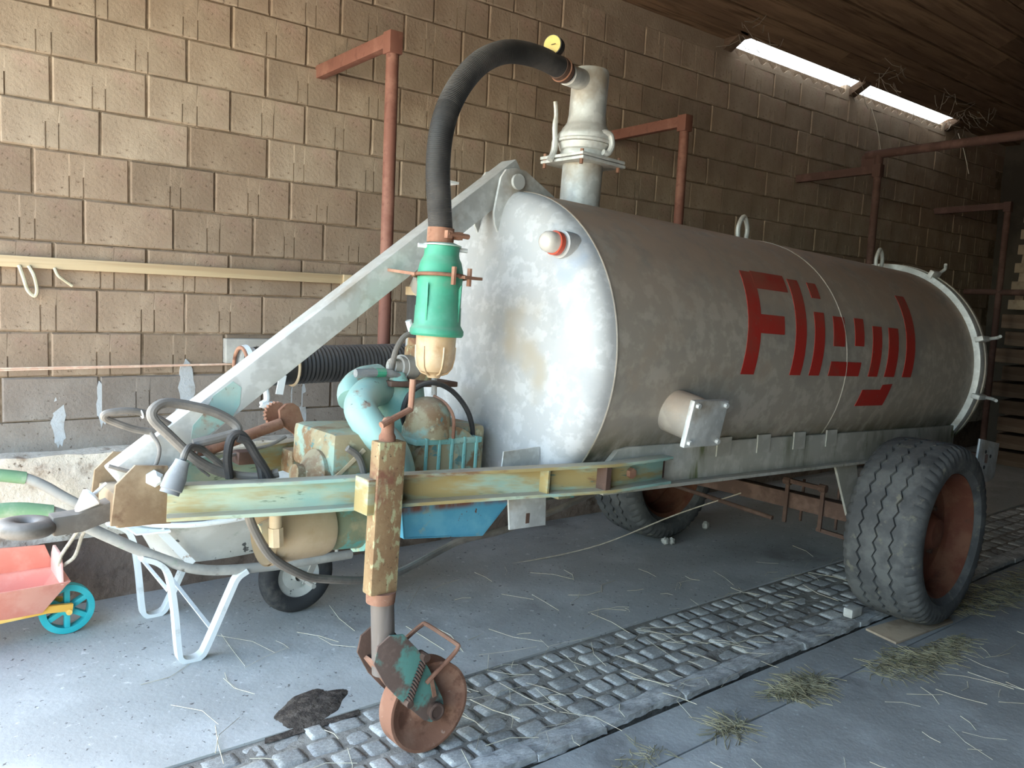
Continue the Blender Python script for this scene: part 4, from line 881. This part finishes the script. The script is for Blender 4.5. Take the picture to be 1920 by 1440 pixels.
# ------------------------------------------------------------------ wheelbarrow
wb = thing('wheelbarrow', (1.15, 3.47, 0), 'old wheelbarrow with pale metal tray and white legs behind the drawbar', 'wheelbarrow')
for sgn, yy in ((-1, 3.205), (1, 3.745)):
    P = smooth([(.38, yy+sgn*.03, .70), (.47, yy+sgn*.03, .69), (.56, yy+sgn*.02, .645), (.67, yy, .565), (.88, yy, .435), (1.05, yy, .362), (1.30, yy-sgn*.015, .329), (1.55, yy-sgn*.03, .316), (1.71, yy-sgn*.045, .308)], 6)
    build('side_tube', M().tube(P, .021, 14), 'frametube', wb)
    build('grip', M().tube(smooth([(.30, yy+sgn*.03, .705), (.40, yy+sgn*.03, .70), (.50, yy+sgn*.03, .678)], 4), .026, 14), 'greenplastic', wb)
    def strip(P, w=.048, t=.020):
        P = [Vector(p) for p in P]; m = M(); T_, _ = frames(P)
        for p, tt in zip(P, T_):
            n_ = Vector((-tt.z, 0, tt.x)); 
            m.v += [p+Vector((0, -w/2, 0))-n_*t/2, p+Vector((0, w/2, 0))-n_*t/2, p+Vector((0, w/2, 0))+n_*t/2, p+Vector((0, -w/2, 0))+n_*t/2]
        for i in range(len(P)-1): m.f += [(i*4+k, i*4+(k+1) % 4, i*4+4+(k+1) % 4, i*4+4+k) for k in range(4)]
        m.f += [(3, 2, 1, 0), tuple(len(m.v)-4+k for k in range(4))]
        return m
    leg = strip(smooth([(.80, yy, .455), (.86, yy, .425), (.90, yy, .370), (.922, yy, .24), (.938, yy, .06), (.950, yy, .016), (.985, yy, .004), (1.025, yy, .014), (1.052, yy, .055), (1.14, yy, .25), (1.17, yy, .31), (1.21, yy, .335)], 5))
    build('leg', leg, 'white', wb)
build('brace', M().bar((1.04, 3.735, .20), (1.075, 3.215, .105), .016, .006), 'white', wb)
build('brace', M().bar((.905, 3.215, .30), (.92, 3.735, .30), .014, .006), 'white', wb)
# tray: dished shell lofted from rim to bottom
def tray_ring(t):
    # t 0 rim .. 1 bottom
    pts = []; n = 40
    for i in range(n):
        a = 2*PI*i/n; ex = 3.2
        ca, sa = math.cos(a), math.sin(a)
        cu_ = abs(ca)**(2/ex)*(1 if ca >= 0 else -1); su_ = abs(sa)**(2/ex)*(1 if sa >= 0 else -1)
        hx = .50*(1-t)+.24*t; hy = .315*(1-t)+.20*t; cx = 1.26*(1-t)+1.16*t
        x_ = cx+hx*cu_; y_ = 3.475+hy*su_
        rim = .565+.06*((x_-.76)/1.0)+.02*math.cos(a*2); bot = .375+.012*abs(x_-1.15)
        pts.append(Vector((x_, y_, rim*(1-t**1.6)+bot*t**1.6)))
    return pts
m = M(); rings = [tray_ring(t) for t in (0, .15, .35, .55, .75, .9, 1.0)]
inner = [[p+Vector((0, 0, .006))+(Vector((1.22, 3.475, .6))-p)*.012 for p in r] for r in rings]
for r in rings: m.v += r
for r in inner: m.v += r
n = 40; q = len(rings)
for i in range(q-1):
    for k in range(n):
        m.f.append((i*n+k, i*n+(k+1) % n, (i+1)*n+(k+1) % n, (i+1)*n+k)); o = q*n
        m.f.append((o+i*n+k, o+(i+1)*n+k, o+(i+1)*n+(k+1) % n, o+i*n+(k+1) % n))
m.f += [tuple((q-1)*n+k for k in range(n)), tuple(q*n+(q-1)*n+k for k in range(n))]
m.f += [(k, q*n+k, q*n+(k+1) % n, (k+1) % n) for k in range(n)]
try_ = build('tray', m, 'tray', wb, ang=60)
build('tray_rim', M().tube(rings[0], .011, 8, closed=True), 'white', try_)
build('tray_front_flange', M().prism([(.78, 3.19), (.90, 3.17), (.93, 3.475), (.90, 3.78), (.78, 3.76), (.755, 3.475)], (0, 0, .548), (1, 0, 0), (0, 1, 0), (0, 0, .006)), 'white', try_)
for yy in (3.20, 3.75): build('tray_bracket', M().bar((.87, yy, .55), (.99, yy, .40), .03, .012, up=(0, 1, 0)), 'white', wb)
bw = Vector((1.545, 3.465, .178))
bwo = build('barrow_wheel', M().lathe([(-.028, .105), (-.024, .10), (-.006, .07), (-.012, .03), (-.04, .022), (.04, .022), (.012, .03), (.006, .07), (.024, .10), (.028, .105)], bw, (0, 1, 0), 40, caps=False), 'tray', wb)
build('barrow_tyre', M().lathe([(-.030, .100), (-.040, .118), (-.042, .140), (-.034, .162), (-.018, .175), (0, .179), (.018, .175), (.034, .162), (.042, .140), (.040, .118), (.030, .100)], bw, (0, 1, 0), 48, caps=False), 'blacktyre', bwo)
build('barrow_axle', M().tube([bw+Vector((0, -.19, 0)), bw+Vector((0, .19, 0))], .011, 10), 'frametube', bwo)
for sgn in (-1, 1): build('axle_bracket', M().bar((1.545, 3.465+sgn*.215, .320), (1.545, 3.465+sgn*.10, .165), .03, .006, up=(0, 1, 0)), 'frametube', wb)
build('upright_pin', M().tube([(1.64, 3.25, .305), (1.64, 3.25, .365)], .009, 8), 'frametube', wb)

# ------------------------------------------------------------------ toy wheelbarrow at the left edge
tw = thing('toy_wheelbarrow', (.45, 3.72, 0), 'small plastic toy wheelbarrow, red tub and yellow frame, below the hitch eye', 'toy')
yc = 3.745; x0 = .02
tub = M()
def tubring(z, xa, xb, hw_, n=6):
    return [Vector((xa, yc-hw_, z)), Vector((xb, yc-hw_*.86, z)), Vector((xb, yc+hw_*.86, z)), Vector((xa, yc+hw_, z))]
outer = [tubring(.130, .10, .540, .085), tubring(.245, .05, .625, .125), tubring(.262, .03, .640, .140)]
innr = [tubring(.262, .05, .615, .125), tubring(.250, .055, .612, .118), tubring(.138, .11, .53, .078)]
allr = outer+innr
for r in allr: tub.v += r
for i in range(len(allr)-1): tub.f += [(i*4+k, i*4+(k+1) % 4, i*4+4+(k+1) % 4, i*4+4+k) for k in range(4)]
tub.f += [(3, 2, 1, 0), tuple(len(tub.v)-4+k for k in range(4))]
tbo = build('tub', tub, 'toyred', tw, .008)
build('tub_end_wall', M().prism([(yc-.115, .25), (yc+.115, .25), (yc+.10, .33), (yc+.06, .372), (yc-.06, .372), (yc-.10, .33)], (.600, 0, 0), (0, 1, 0), (0, 0, 1), (.012, 0, 0)), 'toypink', tbo, .003)
build('tub_side_wall', M().prism([(.06, .25), (.62, .25), (.58, .36), (.06, .392)], (0, yc+.118, 0), (1, 0, 0), (0, 0, 1), (0, .010, 0)), 'toyred', tbo, .003)
for sgn in (-1, 1): build('frame_arm', M().sweep([(-.011, -.016), (.011, -.016), (.011, .016), (-.011, .016)], [(-.10, yc+sgn*.085, .150), (.35, yc+sgn*.07, .133), (.56, yc+sgn*.052, .136), (.655, yc+sgn*.045, .125)]), 'toyyellow', tw, .004)
wv = Vector((.640, yc, .108))
tww = M().lathe([(-.022, .080), (-.022, .106), (.022, .106), (.022, .080), (-.022, .080)], wv, (0, 1, 0), 40, caps=False)
tww.lathe([(-.03, .010), (-.03, .026), (.03, .026), (.03, .010), (-.03, .010)], wv, (0, 1, 0), 20, caps=False)
two = build('toy_wheel', tww, 'toyblue', tw, .003, label='turquoise spoked toy wheel')
for k in range(6):
    a = 2*PI*k/6+PI/2; build('spoke', M().bar(wv+Vector((.02*math.cos(a), 0, .02*math.sin(a))), wv+Vector((.085*math.cos(a), 0, .085*math.sin(a))), .034, .022, up=(0, 0, 1) if abs(math.sin(a)) < .9 else (1, 0, 0)), 'toyblue', two, .003)
build('toy_axle', M().tube([wv+Vector((0, -.06, 0)), wv+Vector((0, .06, 0))], .012, 12), 'toyyellow', two)
build('foot', M().bar((.12, yc-.08, .14), (.11, yc-.08, .0), .02, .02, up=(1, 0, 0)), 'toyyellow', tw); build('foot', M().bar((.12, yc+.08, .14), (.11, yc+.08, .0), .02, .02, up=(1, 0, 0)), 'toyyellow', tw)
# cord hanging over the hitch eye shank down to the toy
build('pull_cord', M().tube(smooth([(.598, yc-.085, .325), (.605, yc-.10, .37), (.635, yc-.16, .45), (.655, yc-.20, .50), (.675, yc-.20, .50), (.668, yc-.16, .45), (.655, yc-.10, .36), (.618, yc-.07, .318)], 5), .0075, 8), 'rope', tw)

# ------------------------------------------------------------------ floor debris
def lump(c, r, seed, sq=(1, 1, .7)):
    m = M().ball((0, 0, 0), r, 9, 6, sq); r2 = random.Random(seed)
    for v in m.v: v *= 1+r2.uniform(-.22, .22)
    zmin = min(v.z for v in m.v)
    m.v = [v+Vector((c[0], c[1], c[2]-zmin)) for v in m.v]; return m
tag(build('rubble_stone', gridbox(3.785, 3.882, 1.945, 1.995, .004, .05, 3, 2, 2), 'stone', None, .008), 'pale grey stone chip on the kerb before the near tyre', 'stone')
for i, (c, r, lab) in enumerate([((3.925, 3.272, 0), .023, 'small pale pebble on the floor under the tank, left of a pair'), ((3.975, 3.262, 0), .021, 'small pale pebble on the floor under the tank, right of a pair'), ((4.45, 3.37, 0), .026, 'flat grey pebble on the floor beside the far tyre')]):
    tag(build('pebble', lump(c, r, i, (1, 1, 1.0)), 'stone'), lab, 'stone', 'pebbles under the tank')
m = M(); n1, n2 = 26, 26
from mathutils import noise as NZ
for i in range(n1+1):
    for j in range(n2+1):
        u, v = i/n1*2-1, j/n2*2-1; a = math.atan2(v, u); rr = math.hypot(u, v)
        lim = .78+.2*NZ.noise(Vector((math.cos(a)*1.6, math.sin(a)*1.6, 2.2)))
        h = max(0, 1-(rr/lim)**2); m.v.append(Vector((1.235+u*.175+v*.06, 2.605+v*.14, -.004+.020*h**.6*(1 if rr < lim else 0)+.004*NZ.noise(Vector((u*9, v*9, 0)))*min(1, h*3))))
for i in range(n1):
    for j in range(n2): k = i*(n2+1)+j; m.f.append((k, k+n2+1, k+n2+2, k+1))
tag(build('dirt_heap', m, 'dirt'), 'flat heap of dark damp dirt beside the jockey wheel', 'dirt')
tag(build('timber_plank', M().prism([(3.72, 1.69), (4.25, 1.66), (4.28, 1.80), (3.76, 1.86)], (0, 0, -.0165), (1, 0, 0), (0, 1, 0), (0, 0, .012)), 'palewood', None, .004), 'short worn plank lying under the near tyre', 'plank')
def strands(m, cx, cy, rx, ry, n, z, seed, ln=(.04, .16), r=.0012, lift=.02, keep=()):
    r2 = random.Random(seed)
    for i in range(n):
        a, q = r2.uniform(0, 2*PI), r2.random()**.6; px, py = cx+rx*q*math.cos(a), cy+ry*q*math.sin(a)
        d = r2.uniform(0, 2*PI); L = r2.uniform(*ln); z0 = z+r2.random()*lift*(1-q)
        if any(x0 < px+t*math.cos(d) < x1 and y0 < py+t*math.sin(d) < y1 for x0, x1, y0, y1 in keep for t in (0, L*.5, L)): continue
        b = r2.uniform(-.4, .4)
        P = [Vector((px, py, z0+r)), Vector((px+L*.5*math.cos(d), py+L*.5*math.sin(d), z0+r+r2.uniform(0, lift*.5))), Vector((px+L*math.cos(d+b), py+L*math.sin(d+b), max(z+r, z0+r2.uniform(-.01, .01))))]
        m.tube(P, r*r2.uniform(.7, 1.3), 4)
for i, (cx, cy, rx, ry, n, lab) in enumerate([(2.93, 1.69, .17, .06, 420, 'tuft of hay in the floor gutter, middle of the front'), (3.70, 1.56, .40, .10, 800, 'long drift of hay beside the near tyre'), (2.42, 1.66, .08, .04, 110, 'thin wisp of hay in the gutter nearest the front edge'), (5.1, 1.70, .9, .12, 700, 'dark hay drift behind the near tyre'), (2.0, 1.70, .12, .04, 40, 'few hay stalks at the bottom edge of the gutter')]):
    m = M(); strands(m, cx, cy, rx, ry, n, -.012, 100+i, (.03, .12), .0012, .014, [(3.68, 4.34, 1.60, 2.05)])
    o = build('hay_tuft', m, 'hay', None); o['kind'] = 'stuff'; o['label'] = lab; o['category'] = 'hay'
TYRES = [(3.62, 4.6, 1.60, 2.08), (3.62, 4.6, 3.2, 3.75), (1.22, 1.60, 2.08, 2.32)]; TUFTS = [(1.04, 1.45, 2.44, 2.77), (2.72, 3.14, 1.58, 1.80), (3.3, 4.2, 1.45, 1.80), (2.30, 2.54, 1.58, 1.74), (1.85, 2.15, 1.62, 1.78), (4.1, 6.1, 1.5, 1.9)]; OFFS = TYRES+TUFTS
m = M(); strands(m, 3.0, 2.3, 1.9, .62, 120, .004, 55, (.05, .28), .0011, .004, OFFS); strands(m, 1.4, 2.35, .8, .4, 60, .006, 56, (.06, .30), .0012, .006, OFFS); strands(m, 3.2, 1.2, 1.6, .5, 60, -.009, 57, (.05, .25), .0011, .004, OFFS)
strands(m, 1.9, 3.0, 1.2, .5, 26, .002, 58, (.08, .35), .0012, .003, OFFS)
o = build('straw_scatter', m, 'straw'); o['kind'] = 'stuff'; o['label'] = 'loose straw stalks scattered over cobbles and slabs'; o['category'] = 'straw'

# ------------------------------------------------------------------ dark end of the barn: pallets and timber
def slat_stack(x0_, y0_, y1_, z0_, n, dz, label):
    t = thing('pallet', (x0_+.06, (y0_+y1_)/2, z0_), label, 'pallet', 'pallets at the dark end of the barn')
    return t
def pallet(x_, ya, yb, z_, lean, label):
    t = thing('pallet', (x_, (ya+yb)/2, z_), label, 'pallet', 'pallets at the dark end of the barn')
    for k in range(3):
        yy = ya+(yb-ya)*(.06+.44*k); build('stringer', M().bar((x_, yy, z_), (x_+lean, yy, z_+1.2), .08, .09, up=(1, 0, 0)), 'palewood', t, .004)
    for k, f in enumerate((.04, .20, .36, .52, .655, .80, .95)):
        zz = z_+1.2*f; xo = x_+lean*f-.058
        build('slat', M().box(xo-.011, xo+.011, ya, yb, zz-.05, zz+.05), 'palewood', t, .003)
    return t
pallet(9.45, 2.05, 3.47, 1.64, .22, 'upright pale pallet with horizontal slats on the timber pile')
pallet(9.85, 1.3, 2.6, 1.64, .16, 'second upright pallet leaning behind the first')
m = 0
for k in range(9):
    zz = .02+k*.18
    t = thing('timber_bundle', (9.9, 2.5, zz-.02), 'dark timber layer in the pile under the pallets, layer %s from the floor' % ('one two three four five six seven eight nine'.split()[k]), 'timber', 'timber pile at the end wall')
    for j in range(4):
        build('timber', M().box(9.38+j*.28, 9.62+j*.28, 1.2+rnd.uniform(-.1, .1), 3.55+rnd.uniform(-.12, .05), zz-.02, zz+.125), 'darkwood', t, .006)
    for yy in (1.7, 3.1): build('sticker', M().box(9.38, 10.44, yy-.03, yy+.03, zz+.125, zz+.16), 'darkwood', t)

# cobwebs under the eaves
m = M(); r2 = random.Random(3)
for (cx, n) in ((7.12, 26), (9.0, 40), (5.4, 14), (8.3, 14)):
    for i in range(n):
        x1 = cx+r2.uniform(-.28, .28); p0 = Vector((x1, r2.uniform(3.7, 4.1), 0)); p0.z = zroof(p0.y)-.022
        p1 = p0+Vector((r2.uniform(-.25, .25), r2.uniform(-.1, .1), -r2.uniform(.02, .14)))
        p1.y = min(p1.y, 4.11); m.tube([p0, (p0+p1)/2-Vector((0, 0, .02)), p1], .0022, 4)
for (x1, ya, za) in ((9.05, 4.0, 3.45), (7.35, 4.05, 3.42)):
    m.tube(smooth([(x1, ya, za), (x1-.05, ya-.1, za-.2), (x1-.12, ya-.2, za-.45)], 4), .004, 5)
build('cobwebs', m, 'cobweb', roof, kind='stuff', label='dusty cobweb strands hanging under the eaves')
